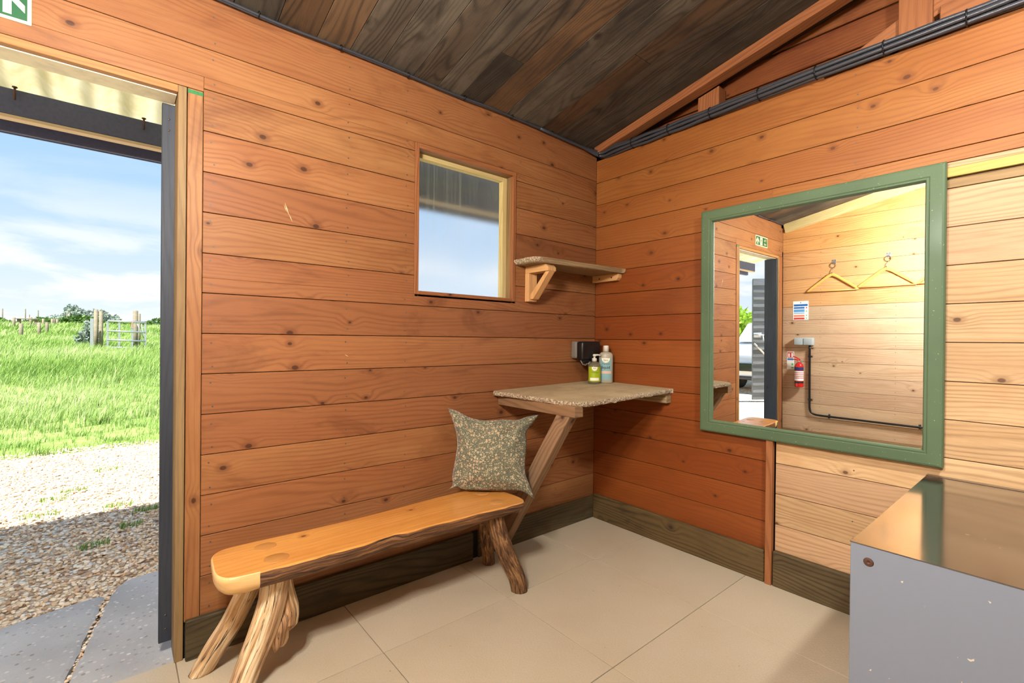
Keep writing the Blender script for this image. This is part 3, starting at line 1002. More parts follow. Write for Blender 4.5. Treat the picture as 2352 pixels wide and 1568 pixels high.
# sloping board along the top of the opposite wall
mb = MB()
mb.box((WX, -3.4, -0.10), (WX + 0.03, -0.01, -0.002), 1, 0.002, M=CM, tone=(0.6, 0.2, 0.5))
tag(mb.build('trim_2', [M['frame_pale']]), 'yellowish sloping board along the top of the hook wall', 'trim', kind='structure')

# ---- door_1: frame, trim, black edging and the leaf swung open outside
d1 = thing('door_1', (-2.7, 0.05, 0.0), 'open doorway with timber lining and black edging boards', 'door', kind='structure')
mb = MB()
mb.box((-2.2145, -0.002, 0.0), (-2.1895, 0.115, 2.003), 2, 0.0015, tone=(0.35, 0.5, 0.4))
mb.box((-3.195, -0.002, 0.0), (-3.170, 0.115, 2.003), 2, 0.0015, tone=(0.5, 0.5, 0.4))
mb.build('frame', [M['frame_dull']], d1)
mb = MB()
mb.box((-3.170, -0.002, 1.978), (-2.2145, 0.115, 2.003), 0, 0.0015, tone=(0.6, 0.5, 0.4))
mb.box((-3.168, 0.022, 1.9745), (-2.2165, 0.113, 1.9778), 0, 0.001, mat=1)
mb.build('head_lining', [M['frame_wood'], plain('cream_flaking_paint', (238, 230, 206), 0.6, noise=0.25, nscale=25)], d1)
mb = MB()
mb.box((-2.187, -0.004, 0.132), (-2.142, 0.020, 2.002), 2, 0.0015, tone=(0.75, 0.0, 0.4))
mb.box((-2.1872, -0.0042, 1.985), (-2.1420, -0.0006, 1.998), 2, mat=1)
mb.build('trim_strip', [M['wall'], M['tape']], d1)
mb = MB()
mb.box((-3.285, -0.004, 0.0), (-3.197, 0.020, 2.002), 2, 0.0015, tone=(0.5, 0.6, 0.4))
mb.build('trim_strip', [M['rafter']], d1)
mb = MB()
mb.box((-2.252, 0.118, 0.022), (-2.205, 0.142, 1.975), 2, 0.0015, tone=(0.4, 0.5, 0.4))
for zz in (0.07, 0.12, 1.92, 1.88):
    mb.lathe([(0.0035, 0), (0.0035, 0.0015), (0, 0.0016)], 10, mat=1, M=Matrix.Translation((-2.232, 0.118, zz)) @ Matrix.Rotation(math.pi / 2, 4, 'X'))
mb.build('stop_board', [M['black_board'], M['nail']], d1)
mb = MB()
mb.box((-3.169, 0.006, 0.0), (-3.150, 0.130, 1.972), 2, 0.0015, tone=(0.9, 0.5, 0.4))
mb.build('hinge_board', [M['black_board']], d1)
# ---- window_1
w1 = thing('window_1', (-0.993, 0.05, 1.70), 'small fixed window of cloudy ribbed sheet in a timber surround beside the shelf', 'window', kind='structure')
mb = MB()
mb.box((-1.303, -0.006, 1.345), (-1.2825, 0.02, 2.057), 2, 0.0015, tone=(0.45, 0.3, 0.4))
mb.box((-0.7045, -0.006, 1.345), (-0.683, 0.02, 2.040), 2, 0.0015, tone=(0.5, 0.3, 0.4))
mb.box((-1.2825, -0.007, 2.034), (-0.683, 0.02, 2.057), 0, 0.0015, tone=(0.4, 0.3, 0.4))
mb.box((-1.2825, -0.006, 1.345), (-0.7045, 0.02, 1.3615), 0, 0.0015, tone=(0.4, 0.3, 0.4))
mb.build('surround', [M['rafter']], w1)
mb = MB()
mb.box((-1.300, 0.0, 1.335), (-1.2826, 0.118, 2.06), 2, 0.001)
mb.box((-0.7044, 0.0, 1.335), (-0.680, 0.118, 2.06), 2, 0.001)
mb.box((-1.2826, 0.0, 2.0342), (-0.7044, 0.118, 2.062), 0, 0.001)
mb.box((-1.2826, 0.0, 1.335), (-0.7044, 0.118, 1.3612), 0, 0.001)
mb.build('reveal', [M['frame_dull']], w1)
mb = MB()
mb.box((-1.2826, 0.052, 1.3614), (-1.255, 0.088, 2.034), 2, 0.001)
mb.box((-0.732, 0.052, 1.3614), (-0.7046, 0.088, 2.034), 2, 0.001)
mb.box((-1.255, 0.052, 2.012), (-0.732, 0.088, 2.034), 0, 0.001)
mb.build('bead', [M['frame_pale']], w1)
mb = MB()
mb.poly([(-1.2826, 0.091, 1.3612), (-0.7044, 0.091, 1.3612), (-0.7044, 0.091, 2.0342), (-1.2826, 0.091, 2.0342)])
mb.build('pane', [M['pane']], w1)
# ================================================================== FILL LAMPS (unseen, added to light the room)
def ceiling_fill_spot(x, y, aim, power, label):
    zc = ceil_z(y)
    t = thing('fill_spotlight', (x, y, zc), label, 'fill_spotlight')
    mb = MB()
    mb.lathe([(0.0, -0.035), (0.045, -0.03), (0.05, 0.012), (0.0, 0.012)], 20, M=Matrix.Translation((x, y, zc - 0.003)))
    mb.build('ceiling_rose', [M['white_plastic']], t)
    mb = MB()
    mb.tube([(x, y, zc - 0.03), (x, y, zc - 0.16)], 0.008, 8)
    mb.build('stem', [M['white_plastic']], t)
    d = (Vector(aim) - Vector((x, y, zc - 0.2))).normalized()
    R_ = d.to_track_quat('-Z', 'Y').to_matrix().to_4x4()
    T = Matrix.Translation((x, y, zc - 0.2)) @ R_
    mb = MB()
    mb.lathe([(0.0, 0.09), (0.05, 0.085), (0.065, 0.05), (0.085, -0.05), (0.08, -0.05), (0.06, 0.03), (0.0, 0.035)], 24, M=T)
    mb.build('lamp_shade', [M['white_plastic']], t)
    ld = bpy.data.lights.new('lamp', 'SPOT')
    ld.shadow_soft_size = 0.07
    ld.spot_size = math.radians(94)
    ld.spot_blend = 1.0
    ld.energy = power
    ld.color = (1.0, 0.985, 0.94)
    lo = bpy.data.objects.new('lamp', ld)
    COL.objects.link(lo)
    lo.parent = t
    lo.location = (T @ Vector((0, 0, -0.075))) - Vector((x, y, zc))
    lo.rotation_euler = R_.to_euler()
    return t


g = G('lamp_globe')
em = g.add('ShaderNodeEmission', {'Color': C(255, 240, 214), 'Strength': 6.0})
M['lampglow'] = g.out(em.outputs[0])
ceiling_fill_spot(-1.5, -2.6, (0.0, -2.1, 1.5), LAMP * 0.32, 'white fill lamp added on the ceiling behind the viewer, turned to the mirror wall')  # added fill light for the right end of the mirror wall


def floor_fill_lamp(x, y, z, power):
    t = thing('floor_fill_lamp', (x, y, 0.0), 'tall unseen standing lamp with a glowing globe, added beside the viewer as fill light', 'lamp')
    mb = MB()
    mb.lathe([(0.0, 0.0), (0.15, 0.0), (0.15, 0.012), (0.13, 0.02), (0.02, 0.03), (0.0, 0.03)], 28, M=Matrix.Translation((x, y, 0.0006)))
    mb.build('base', [M['black_plastic']], t)
    mb = MB()
    mb.tube([(x, y, 0.03), (x, y, z - 0.12)], 0.012, 12)
    mb.build('pole', [M['black_plastic']], t)
    mb = MB()
    mb.lathe([(0.0, -0.14), (0.02, -0.14), (0.03, -0.10), (0.028, -0.085), (0.0, -0.085)], 16, M=Matrix.Translation((x, y, z)))
    mb.build('lamp_holder', [M['black_plastic']], t)
    mb = MB()
    mb.lathe([(0.096 * math.sin(math.pi * k / 14), -0.096 * math.cos(math.pi * k / 14)) for k in range(15)], 24, M=Matrix.Translation((x, y, z)))
    mb.build('globe', [M['lampglow']], t)
    ld = bpy.data.lights.new('lamp', 'POINT')
    ld.shadow_soft_size = 0.11
    ld.energy = power
    ld.color = (1.0, 0.985, 0.94)
    lo = bpy.data.objects.new('lamp', ld)
    COL.objects.link(lo)
    lo.parent = t
    lo.location = (0, 0, z)


floor_fill_lamp(-2.55, -1.46, 1.94, LAMP)  # added fill light, carries most of the interior brightness


# ================================================================== BENCH
def smooth_line(pts, n):
    """Catmull-Rom through pts, n samples per span"""
    P = [Vector(p) for p in pts]
    out = []
    for i in range(len(P) - 1):
        p0, p1, p2, p3 = P[max(0, i - 1)], P[i], P[i + 1], P[min(len(P) - 1, i + 2)]
        for k in range(n):
            t = k / n
            out.append(0.5 * ((2 * p1) + (p2 - p0) * t + (2 * p0 - 5 * p1 + 4 * p2 - p3) * t * t + (3 * p1 - p0 - 3 * p2 + p3) * t ** 3))
    out.append(P[-1])
    return out


bench = thing('bench', (-1.55, -0.26, 0.0), 'rustic split-log bench with a honey coloured seat and bare branch legs', 'bench')
ZT = 0.41
front = [(-2.137, -0.255), (-2.140, -0.305), (-2.133, -0.345), (-2.110, -0.374), (-2.06, -0.385), (-1.95, -0.391), (-1.82, -0.395), (-1.70, -0.395), (-1.62, -0.386), (-1.575, -0.381), (-1.53, -0.392),
         (-1.41, -0.395), (-1.21, -0.407), (-1.08, -0.418), (-0.985, -0.422), (-0.962, -0.410), (-0.950, -0.38)]
back = [(-0.948, -0.33), (-0.955, -0.25), (-0.985, -0.165), (-1.05, -0.135), (-1.25, -0.130), (-1.47, -0.145), (-1.66, -0.150), (-1.83, -0.146), (-1.97, -0.138), (-2.07, -0.136), (-2.110, -0.148), (-2.130, -0.180), (-2.135, -0.22), (-2.137, -0.255)]
outline = smooth_line([(p[0], p[1], 0) for p in front + back], 3)[:-1]
NB = len(outline)
cy = -0.265
# rows of the rounded underside: (scale towards the middle, depth)
rows_ = [(0.985, 0.0), (1.0, -0.006), (1.005, -0.018), (0.99, -0.034), (0.93, -0.050), (0.80, -0.063), (0.55, -0.072), (0.25, -0.075)]
mb = MB()
rings = []
for ri, (sc_, dz_) in enumerate(rows_):
    ring = []
    for i, p in enumerate(outline):
        endk = 1.0 - min(1.0, max(0.0, (p.x + 2.14) / 0.12))
        nzv = math.sin(p.x * 31 + ri * 1.3) * 0.003 + math.sin(p.x * 73 + ri * 2.1) * 0.002
        if ri < 1 or ri > 5:
            nzv = 0
        y = cy + (p.y - cy) * sc_ + (nzv if p.y < cy else -nzv)
        x = p.x
        if p.x < -2.05:
            x = -2.05 + (p.x + 2.05) * (sc_ if ri > 3 else 1.0) + (0.004 if ri == 0 else 0)
        if p.x > -1.0:
            x = -1.0 + (p.x + 1.0) * (max(sc_, 0.5))
        dd = dz_ * (1.0 if p.x < -1.25 else 1.0 - 0.30 * min(1, (p.x + 1.25) / 0.3))
        ring.append(mb.bm.verts.new((x, y, ZT + dd)))
    rings.append(ring)


def setuv(f, mat, mode):
    f.material_index = mat
    f.smooth = True
    for l in f.loops:
        c = l.vert.co
        l[mb.uv].uv = (c.x + 3.0, c.y + 7.3) if mode == 0 else (c.x, (ZT - c.z) + c.y * 0.6)
        l[mb.tn] = (0.5, 0.2, 0.5, 1)


ft = mb.bm.faces.new(rings[0])
ft.normal_update()
if ft.normal.z < 0:
    ft.normal_flip()
setuv(ft, 0, 0)
ft.smooth = False
for ri in range(len(rings) - 1):
    for i in range(NB):
        j = (i + 1) % NB
        f = mb.bm.faces.new((rings[ri][i], rings[ri + 1][i], rings[ri + 1][j], rings[ri][j]))
        xm = (rings[ri][i].co.x + rings[ri][j].co.x) / 2
        sawn = xm < -2.035 or (xm < -2.02 and ri < 4) or xm > -0.962
        setuv(f, 1 if sawn else (0 if ri < 1 else 2), 1)
fb = mb.bm.faces.new(rings[-1][::-1])
setuv(fb, 2, 1)
bmesh.ops.recalc_face_normals(mb.bm, faces=mb.bm.faces)
seat = mb.build('seat', [M['bench'], M['bench_end'], M['bark_edge']], bench)
for (x, y, r) in ((-1.966, -0.320, 0.034), (-1.974, -0.203, 0.031), (-1.066, -0.345, 0.030), (-1.045, -0.205, 0.030)):
    mb = MB()
    mb.lathe([(r, ZT - 0.004), (r, ZT + 0.0006), (r - 0.0012, ZT + 0.0012), (0, ZT + 0.0012)], 28, M=Matrix.Translation((x, y, 0)) @ Matrix.Scale(1.12, 4, (1, 0, 0)))
    # planar mapping for the end grain
    for f in mb.bm.faces:
        for l in f.loops:
            l[mb.uv].uv = (l.vert.co.x * 0.4, l.vert.co.y)
    sub(mb.build('leg_tenon', [M['dowel']]), seat)
    bpy.context.view_layer.update()
for o in list(seat.children):
    o.matrix_parent_inverse = Matrix.Translation(-bench.location) @ Matrix.Translation(bench.location)


def branch(pts, rads, name, mats, tone, seed, n=18, amp=0.10, mat2=None):
    line = smooth_line(pts, 7)
    rr = []
    for i in range(len(line)):
        t = i / (len(line) - 1) * (len(rads) - 1)
        k = min(int(t), len(rads) - 2)
        rr.append(rads[k] + (rads[k + 1] - rads[k]) * (t - k))
    rd = random.Random(seed)
    p1, p2, p3 = rd.uniform(0, 6), rd.uniform(0, 6), rd.uniform(0, 6)
    mb = MB()
    mb.tube(line, rr, n, tone=(tone, 0.5, 0.5), jitter=lambda S, a: 1 + amp * (0.5 * math.sin(2 * a + p1 + S * 4) + 0.35 * math.sin(5 * a + p2 + S * 9) + 0.3 * math.sin(9 * a + p3 - S * 6)))
    # flatten whatever would go under the floor
    for v in mb.bm.verts:
        if v.co.z < 0:
            v.co.z = 0.0
    return mb


def burl(mb, centre, rx, ry, rz, seed, tone):
    rd = random.Random(seed)
    ph = [rd.uniform(0, 6) for _ in range(6)]
    N, K = 14, 18
    P = []
    for i in range(N + 1):
        th = math.pi * i / N
        row = []
        for k in range(K + 1):
            a = 2 * math.pi * k / K
            d = 1 + 0.10 * math.sin(3 * a + ph[0] + 2 * th) + 0.08 * math.sin(5 * th + ph[1] + a)
            row.append((centre[0] + rx * d * math.sin(th) * math.cos(a), centre[1] + ry * d * math.sin(th) * math.sin(a), centre[2] + rz * d * math.cos(th)))
        P.append(row)
    mb.grid(P, tone=(tone, 0.5, 0.5), uvf=lambda a, b: (a * 0.02, b * 0.02))


mb = branch([(-1.962, -0.305, 0.352), (-1.972, -0.303, 0.27), (-2.000, -0.305, 0.18), (-2.045, -0.312, 0.08), (-2.083, -0.322, -0.01)], [0.044, 0.041, 0.043, 0.040, 0.040], 'leg', None, 0.45, 3)
mb.tube(smooth_line([(-1.945, -0.290, 0.352), (-1.935, -0.282, 0.27), (-1.925, -0.278, 0.20), (-1.930, -0.280, 0.165)], 5), [0.028 + 0.014 * min(1, i / 9) for i in range(16)], 14, tone=(0.25, 0.5, 0.5))
burl(mb, (-1.922, -0.283, 0.188), 0.034, 0.036, 0.052, 5, 0.2)
burl(mb, (-1.955, -0.292, 0.170), 0.040, 0.036, 0.075, 9, 0.3)
mb.build('leg', [M['bark']], bench)
mb = branch([(-2.005, -0.215, 0.355), (-2.025, -0.200, 0.28), (-2.065, -0.168, 0.17), (-2.110, -0.135, 0.08), (-2.155, -0.105, -0.012)], [0.036, 0.034, 0.034, 0.034, 0.032], 'leg', None, 0.8, 4)
mb.build('leg', [M['bark']], bench)
mb = branch([(-1.085, -0.345, 0.365), (-1.060, -0.352, 0.27), (-1.020, -0.366, 0.16), (-0.982, -0.385, 0.07), (-0.966, -0.392, -0.012)], [0.040, 0.041, 0.040, 0.037, 0.035], 'leg', None, 0.0, 6, amp=0.07)
mb.build('leg', [M['bark_rough']], bench)
mb = branch([(-1.035, -0.205, 0.365), (-1.000, -0.175, 0.26), (-0.955, -0.130, 0.13), (-0.913, -0.092, -0.012)], [0.037, 0.036, 0.034, 0.031], 'leg', None, 0.0, 8, amp=0.07)
mb.build('leg', [M['bark_rough']], bench)

# ================================================================== CUSHION
BL = Vector((-1.176, -0.158, 0.414))
EX = Vector((0.774257, -0.632871, 0.0))
BK = Vector((0.632871, 0.774257, 0.0))
LEAN = 0.25
UP = Vector((0, 0, 1)) * math.cos(LEAN) + BK * math.sin(LEAN)
NRM = EX.cross(UP).normalized()
if NRM.dot(CAM - BL) < 0:
    NRM = -NRM
# outline control: side curves between the four ears (local e, u)
c_bl, c_br, c_tr, c_tl = (-0.050, 0.000), (0.380, -0.034), (0.402, 0.362), (-0.046, 0.390)


def side(p, q, mids, n):
    return smooth_line([(p[0], p[1], 0)] + [(m[0], m[1], 0) for m in mids] + [(q[0], q[1], 0)], n)


NS = 40


def resample(line, n):
    d = [0]
    for a, b in zip(line[:-1], line[1:]):
        d.append(d[-1] + (b - a).length)
    out = []
    for k in range(n + 1):
        s = d[-1] * k / n
        i = 0
        while i < len(d) - 2 and d[i + 1] < s:
            i += 1
        t = (s - d[i]) / max(1e-9, d[i + 1] - d[i])
        out.append(line[i].lerp(line[i + 1], t))
    return out


bot = resample(side(c_bl, c_br, [(0.005, 0.016), (0.05, 0.006), (0.17, 0.002), (0.28, 0.004), (0.325, -0.002)], 8), NS)
top = resample(side(c_tl, c_tr, [(0.00, 0.376), (0.06, 0.346), (0.14, 0.331), (0.22, 0.337), (0.295, 0.336), (0.345, 0.352)], 8), NS)
lef = resample(side(c_bl, c_tl, [(-0.012, 0.022), (-0.012, 0.075), (0.004, 0.19), (0.000, 0.26), (-0.020, 0.325)], 8), NS)
rig = resample(side(c_br, c_tr, [(0.356, 0.03), (0.338, 0.08), (0.336, 0.15), (0.343, 0.22), (0.340, 0.275), (0.372, 0.320)], 8), NS)
PF, PB = [], []
rdn = random.Random(11)
for i in range(NS + 1):
    rf1, rb1 = [], []
    u = i / NS
    for j in range(NS + 1):
        v = j / NS
        p = bot[i] * (1 - v) + top[i] * v + lef[j] * (1 - u) + rig[j] * u
        c0 = Vector((c_bl[0], c_bl[1], 0)); c1 = Vector((c_br[0], c_br[1], 0)); c2 = Vector((c_tr[0], c_tr[1], 0)); c3 = Vector((c_tl[0], c_tl[1], 0))
        p = p - (c0 * (1 - u) * (1 - v) + c1 * u * (1 - v) + c2 * u * v + c3 * (1 - u) * v)
        a, b = 1 - (2 * u - 1) ** 2, 1 - (2 * v - 1) ** 2
        th = 0.088 * (max(0, a) * max(0, b)) ** 0.5
        cre = (0.0045 * math.sin(14 * u + 9 * v) + 0.0035 * math.sin(23 * v - 11 * u + 2)) * a * b
        for (cu0, cv0, sgn) in ((0, 0, 1), (1, 0, -1), (1, 1, 1), (0, 1, -1)):
            dd = math.hypot(u - cu0, v - cv0)
            cre += 0.010 * math.exp(-((dd - 0.32) / 0.16) ** 2) * math.cos(9 * math.atan2(abs(v - cv0), abs(u - cu0) + 1e-6) + cu0 * 2 + cv0) * min(1, 3 * a) * min(1, 3 * b)
        edge = 0.006 * math.sin(30 * u + 1) * (1 - b) + 0.006 * math.sin(26 * v + 2) * (1 - a)
        wd = BL + EX * p.x + UP * p.y + BK * 0.060
        rf1.append(wd + NRM * (th + cre + 0.002 + edge * 0.5))
        rb1.append(wd - NRM * (th * 0.75 - edge * 0.5))
    PF.append(rf1)
    PB.append(rb1)
mb = MB()
mb.grid(PF, off=(1, 1), uvf=lambda a, b: (a / NS * 0.44, b / NS * 0.44))
mb.grid([r[::-1] for r in PB], off=(3, 3), uvf=lambda a, b: (a / NS * 0.44, b / NS * 0.44))
bmesh.ops.remove_doubles(mb.bm, verts=mb.bm.verts, dist=0.0022)
bmesh.ops.recalc_face_normals(mb.bm, faces=mb.bm.faces)
cu_ = mb.build('cushion', [M['floral']])
tag(cu_, 'square grey green cushion with small pale flowers propped on the bench', 'cushion')

# ================================================================== STONE CORNER SHELF
ss_ = thing('stone_shelf', (-0.4, -0.28, 0.80), 'rough stone slab shelf on timber supports in the corner', 'shelf')


def stone_z(x, y):
    return 0.879 + (0.879 - 0.861) / 0.82 * x + (0.879 - 0.872) / 0.555 * y


rdn = random.Random(5)
edge_pts = [(-0.002, -0.002), (-0.20, -0.002), (-0.45, -0.002), (-0.70, -0.002), (-0.815, -0.003), (-0.832, -0.02), (-0.826, -0.07), (-0.815, -0.16), (-0.812, -0.26), (-0.806, -0.36), (-0.800, -0.45), (-0.790, -0.515),
            (-0.768, -0.556), (-0.735, -0.577), (-0.69, -0.582), (-0.60, -0.579), (-0.48, -0.580), (-0.36, -0.572), (-0.24, -0.574), (-0.12, -0.566), (-0.04, -0.566), (-0.010, -0.560), (-0.002, -0.545), (-0.002, -0.30)]
ol = smooth_line([(p[0], p[1], 0) for p in edge_pts + [edge_pts[0]]], 8)[:-1]
mb = MB()
lay = [(0.006, 0.0), (0.0015, -0.003), (0.0, -0.009), (0.001, -0.016), (0.006, -0.022), (0.014, -0.0245)]
rings = []
for li, (ins, dz_) in enumerate(lay):
    ring = []
    for p in ol:
        free = p.x < -0.01 and p.y < -0.01
        c = Vector((-0.40, -0.28, 0))
        d = (p - c)
        d.normalize()
        k = ins + (rdn.uniform(-0.0035, 0.0035) + 0.003 * math.sin(p.x * 40 + p.y * 31) if free else 0)
        q = p - d * (k if free else ins * 0.0)
        q = Vector((min(q.x, -0.001), min(q.y, -0.001), 0))
        ring.append(mb.bm.verts.new((q.x, q.y, stone_z(q.x, q.y) + dz_ + (rdn.uniform(-0.0015, 0.0015) if li else 0))))
    rings.append(ring)
f = mb.bm.faces.new(rings[0])
f.normal_update()
if f.normal.z < 0:
    f.normal_flip()
n = len(ol)
for li in range(len(rings) - 1):
    for i in range(n):
        q = mb.bm.faces.new((rings[li][i], rings[li + 1][i], rings[li + 1][(i + 1) % n], rings[li][(i + 1) % n]))
        q.material_index = 1
mb.bm.faces.new(rings[-1][::-1])
bmesh.ops.recalc_face_normals(mb.bm, faces=mb.bm.faces)
mb.build('slab', [M['stone'], M['stone_edge']], ss_)
mb = MB()
mb.box((-0.795, -0.558, 0.785), (-0.738, -0.001, 0.836), 1, 0.002, M=Matrix.Translation((0, 0, 0.0)), tone=(0.5, 0.3, 0.5))
mb.build('beam', [M['old_beam']], ss_)
mb = MB()
mb.box((-0.045, -0.552, 0.792), (-0.0005, -0.003, 0.847), 1, 0.002, tone=(0.75, 0.9, 0.5))
mb.build('cleat', [M['driftboard']], ss_)
mb = MB()
mb.box((-0.737, -0.040, 0.797), (-0.046, -0.0005, 0.8365), 0, 0.002, tone=(0.3, 0.3, 0.5))
mb.build('cleat', [M['old_beam']], ss_)
# strut from the outer end of the beam down to the wall
p0, p1 = Vector((-0.7665, -0.487, 0.790)), Vector((-0.7665, -0.022, 0.062))
dv = (p1 - p0)
L_ = dv.length
dv.normalize()
zc = Vector((1, 0, 0)).cross(dv).normalized()
SM = Matrix((Vector((1, 0, 0)), dv, zc)).transposed().to_4x4()
SM.translation = p0
mb = MB()
t_ = bmesh.new()
hw = 0.036
vs = []
for sx in (-0.0275, 0.0275):
    for (yy, zz) in ((0, -hw), (0, hw), (1, -hw), (1, hw)):
        base_ = p0 + dv * (L_ * yy) + zc * zz
        # cut the ends level with the beam and upright against the wall
        if yy == 0:
            base_ += dv * ((0.7850 - base_.z) / dv.z)
        else:
            base_ += dv * ((-0.0005 - base_.y) / dv.y)
        vs.append(t_.verts.new((p0.x + sx, base_.y, base_.z)))
for q in ((0, 1, 3, 2), (4, 6, 7, 5), (0, 4, 5, 1), (2, 3, 7, 6), (0, 2, 6, 4), (1, 5, 7, 3)):
    t_.faces.new([vs[i] for i in q])
bmesh.ops.recalc_face_normals(t_, faces=t_.faces)
bmesh.ops.bevel(t_, geom=list(t_.edges), offset=0.002, segments=1, affect='EDGES')
uvl = t_.loops.layers.uv.new('UVMap')
for f in t_.faces:
    for l in f.loops:
        c = l.vert.co - p0
        l[uvl].uv = (c.dot(dv), c.dot(zc) + c.x)
mb._merge(t_, 0, 0, None, (0.8, 0.75, 0.5), (5, 5), project=False)
mb.build('strut', [M['old_beam']], ss_)

# ================================================================== SMALL WOODEN SHELF
ws = thing('wooden_shelf', (-0.35, -0.11, 1.55), 'weathered plank shelf on a pine bracket right of the window', 'shelf')
ob = [(-0.001, -0.001), (-0.35, -0.001), (-0.668, -0.001), (-0.690, -0.004), (-0.699, -0.02), (-0.697, -0.07), (-0.702, -0.115), (-0.698, -0.150), (-0.682, -0.176), (-0.655, -0.189), (-0.60, -0.194), (-0.50, -0.200), (-0.38, -0.206), (-0.25, -0.214), (-0.12, -0.219), (-0.02, -0.222), (-0.001, -0.220)]
rdn = random.Random(8)
mb = MB()
olp = smooth_line([(p[0], p[1], 0) for p in ob + [ob[0]]], 6)[:-1]
lay = [(0.002, 0.0), (0.0, -0.003), (0.0015, -0.014), (0.004, -0.024), (0.010, -0.028)]
rings = []
for li, (ins, dz_) in enumerate(lay):
    ring = []
    for p in olp:
        end = p.x < -0.62
        c = Vector((-0.35, -0.11, 0))
        d = (p - c).normalized()
        k = ins * (3.0 if end and li > 2 else 1.0) + rdn.uniform(-0.0012, 0.0012) * (2.4 if end else 1)
        q = p - d * k
        ring.append(mb.bm.verts.new((min(q.x, -0.001), min(q.y, -0.001), 1.574 + dz_)))
    rings.append(ring)
fs_ = [mb.bm.faces.new(rings[0])]
n = len(olp)
for li in range(len(rings) - 1):
    for i in range(n):
        fs_.append(mb.bm.faces.new((rings[li][i], rings[li + 1][i], rings[li + 1][(i + 1) % n], rings[li][(i + 1) % n])))
        if rings[li][i].co.x < -0.66:
            fs_[-1].material_index = 1
fs_.append(mb.bm.faces.new(rings[-1][::-1]))
bmesh.ops.recalc_face_normals(mb.bm, faces=mb.bm.faces)
for f in fs_:
    for l in f.loops:
        c = l.vert.co
        l[mb.uv].uv = (c.x, c.y + c.z * 1.3)
        l[mb.tn] = (0.5, 0.3, 0.5, 1)
mb.build('board', [M['driftboard'], M['stone_edge']], ws)
br_ = MB()
br_.prism([(-0.002, 1.5455), (-0.165, 1.5455), (-0.187, 1.527), (-0.187, 1.507), (-0.002, 1.507)], -0.609, -0.549, 0, 0.0015,
          M=Matrix(((0, 0, 1, 0), (1, 0, 0, 0), (0, 1, 0, 0), (0, 0, 0, 1))), tone=(0.6, 0.3, 0.5))
arm = br_.build('bracket', [M['pine']], ws)
br_ = MB()
br_.box((-0.609, -0.036, 1.350), (-0.549, -0.0005, 1.5065), 2, 0.0015, tone=(0.5, 0.5, 0.5))
o = br_.build('bracket_post', [M['pine']], ws)
o.parent = arm
o.matrix_parent_inverse = Matrix.Identity(4)
br_ = MB()
br_.prism([(-0.155, 1.5065), (-0.187, 1.5065), (-0.060, 1.362), (-0.0365, 1.362), (-0.0365, 1.388)], -0.600, -0.556, 1, 0.0015,
          M=Matrix(((0, 0, 1, 0), (1, 0, 0, 0), (0, 1, 0, 0), (0, 0, 0, 1))), tone=(0.7, 0.4, 0.5))
for (yy, zz) in ((-0.118, 1.455), (-0.066, 1.396), (-0.15, 1.488)):
    pass
o = br_.build('bracket_brace', [M['pine']], ws)
o.parent = arm
o.matrix_parent_inverse = Matrix.Identity(4)
br_ = MB()
br_.prism([(-0.002, 1.5455), (-0.207, 1.5455), (-0.207, 1.520), (-0.192, 1.504), (-0.002, 1.504)], -0.034, -0.0005, 0, 0.0015,
          M=Matrix(((0, 0, 1, 0), (1, 0, 0, 0), (0, 1, 0, 0), (0, 0, 0, 1))), tone=(0.3, 0.6, 0.5))
for yy in (-0.06, -0.155):
    br_.lathe([(0.005, 0), (0.003, 0.0006), (0, 0.0006)], 10, mat=1, M=Matrix.Translation((-0.0346, yy, 1.524)) @ Matrix.Rotation(-math.pi / 2, 4, 'Y'))
br_.build('cleat', [M['pine'], M['void']], ws)

# ================================================================== SOCKET IN THE CORNER
so = thing('outdoor_socket', (-0.14, -0.04, 1.07), 'grey weatherproof socket with black cover on the wall above the stone shelf', 'socket')
mb = MB()
mb.box((-0.227, -0.046, 1.024), (-0.055, -0.0008, 1.128), 0, 0.010, seg=3)
mb.lathe([(0.014, 0.0), (0.014, 0.0012), (0.011, 0.0012), (0.011, 0.0004), (0, 0.0004)], 20, M=Matrix.Translation((-0.2268, -0.022, 1.075)) @ Matrix.Rotation(-math.pi / 2, 4, 'Y'))
mb.build('back_box', [M['grey_plastic']], so, smooth=35)
mb = MB()
mb.box((-0.228, -0.100, 1.014), (-0.058, -0.047, 1.129), 0, 0.014, seg=3)
mb.box((-0.205, -0.088, 0.994), (-0.075, -0.050, 1.02), 0, 0.008, seg=2)
mb.build('cover', [M['black_plastic']], so, smooth=35)
mb = MB()
mb.tube([(-0.216, -0.072, 1.014), (-0.205, -0.08, 0.990), (-0.185, -0.085, 0.984), (-0.170, -0.085, 0.994), (-0.155, -0.085, 0.984), (-0.13, -0.085, 0.986)], 0.004, 8)
mb.lathe([(0.0, -0.006), (0.014, -0.006), (0.016, 0.0), (0.014, 0.006), (0.0, 0.006)], 16, M=Matrix.Translation((-0.148, -0.088, 0.990)) @ Matrix.Rotation(math.pi / 2, 4, 'X'))
mb.build('latch', [M['grey_plastic']], so)


# ================================================================== BOTTLES
def bent_label(mb, cx, cy, r, ang0, mat, zc, hgt, half):
    """curved label patch facing ang0, half-width in radians"""
    P = []
    for i in range(13):
        a = ang0 - half + 2 * half * i / 12
        P.append([(cx + r * math.cos(a), cy + r * math.sin(a), zc - hgt / 2), (cx + r * math.cos(a), cy + r * math.sin(a), zc + hgt / 2)])
    mb.grid(P, mat=mat)


def on_cyl(cx, cy, r, ang0, z0):
    return lambda x, y: (cx + r * math.cos(ang0 + x / r), cy + r * math.sin(ang0 + x / r), z0 + y)


BZ = stone_z(-0.1, -0.1)
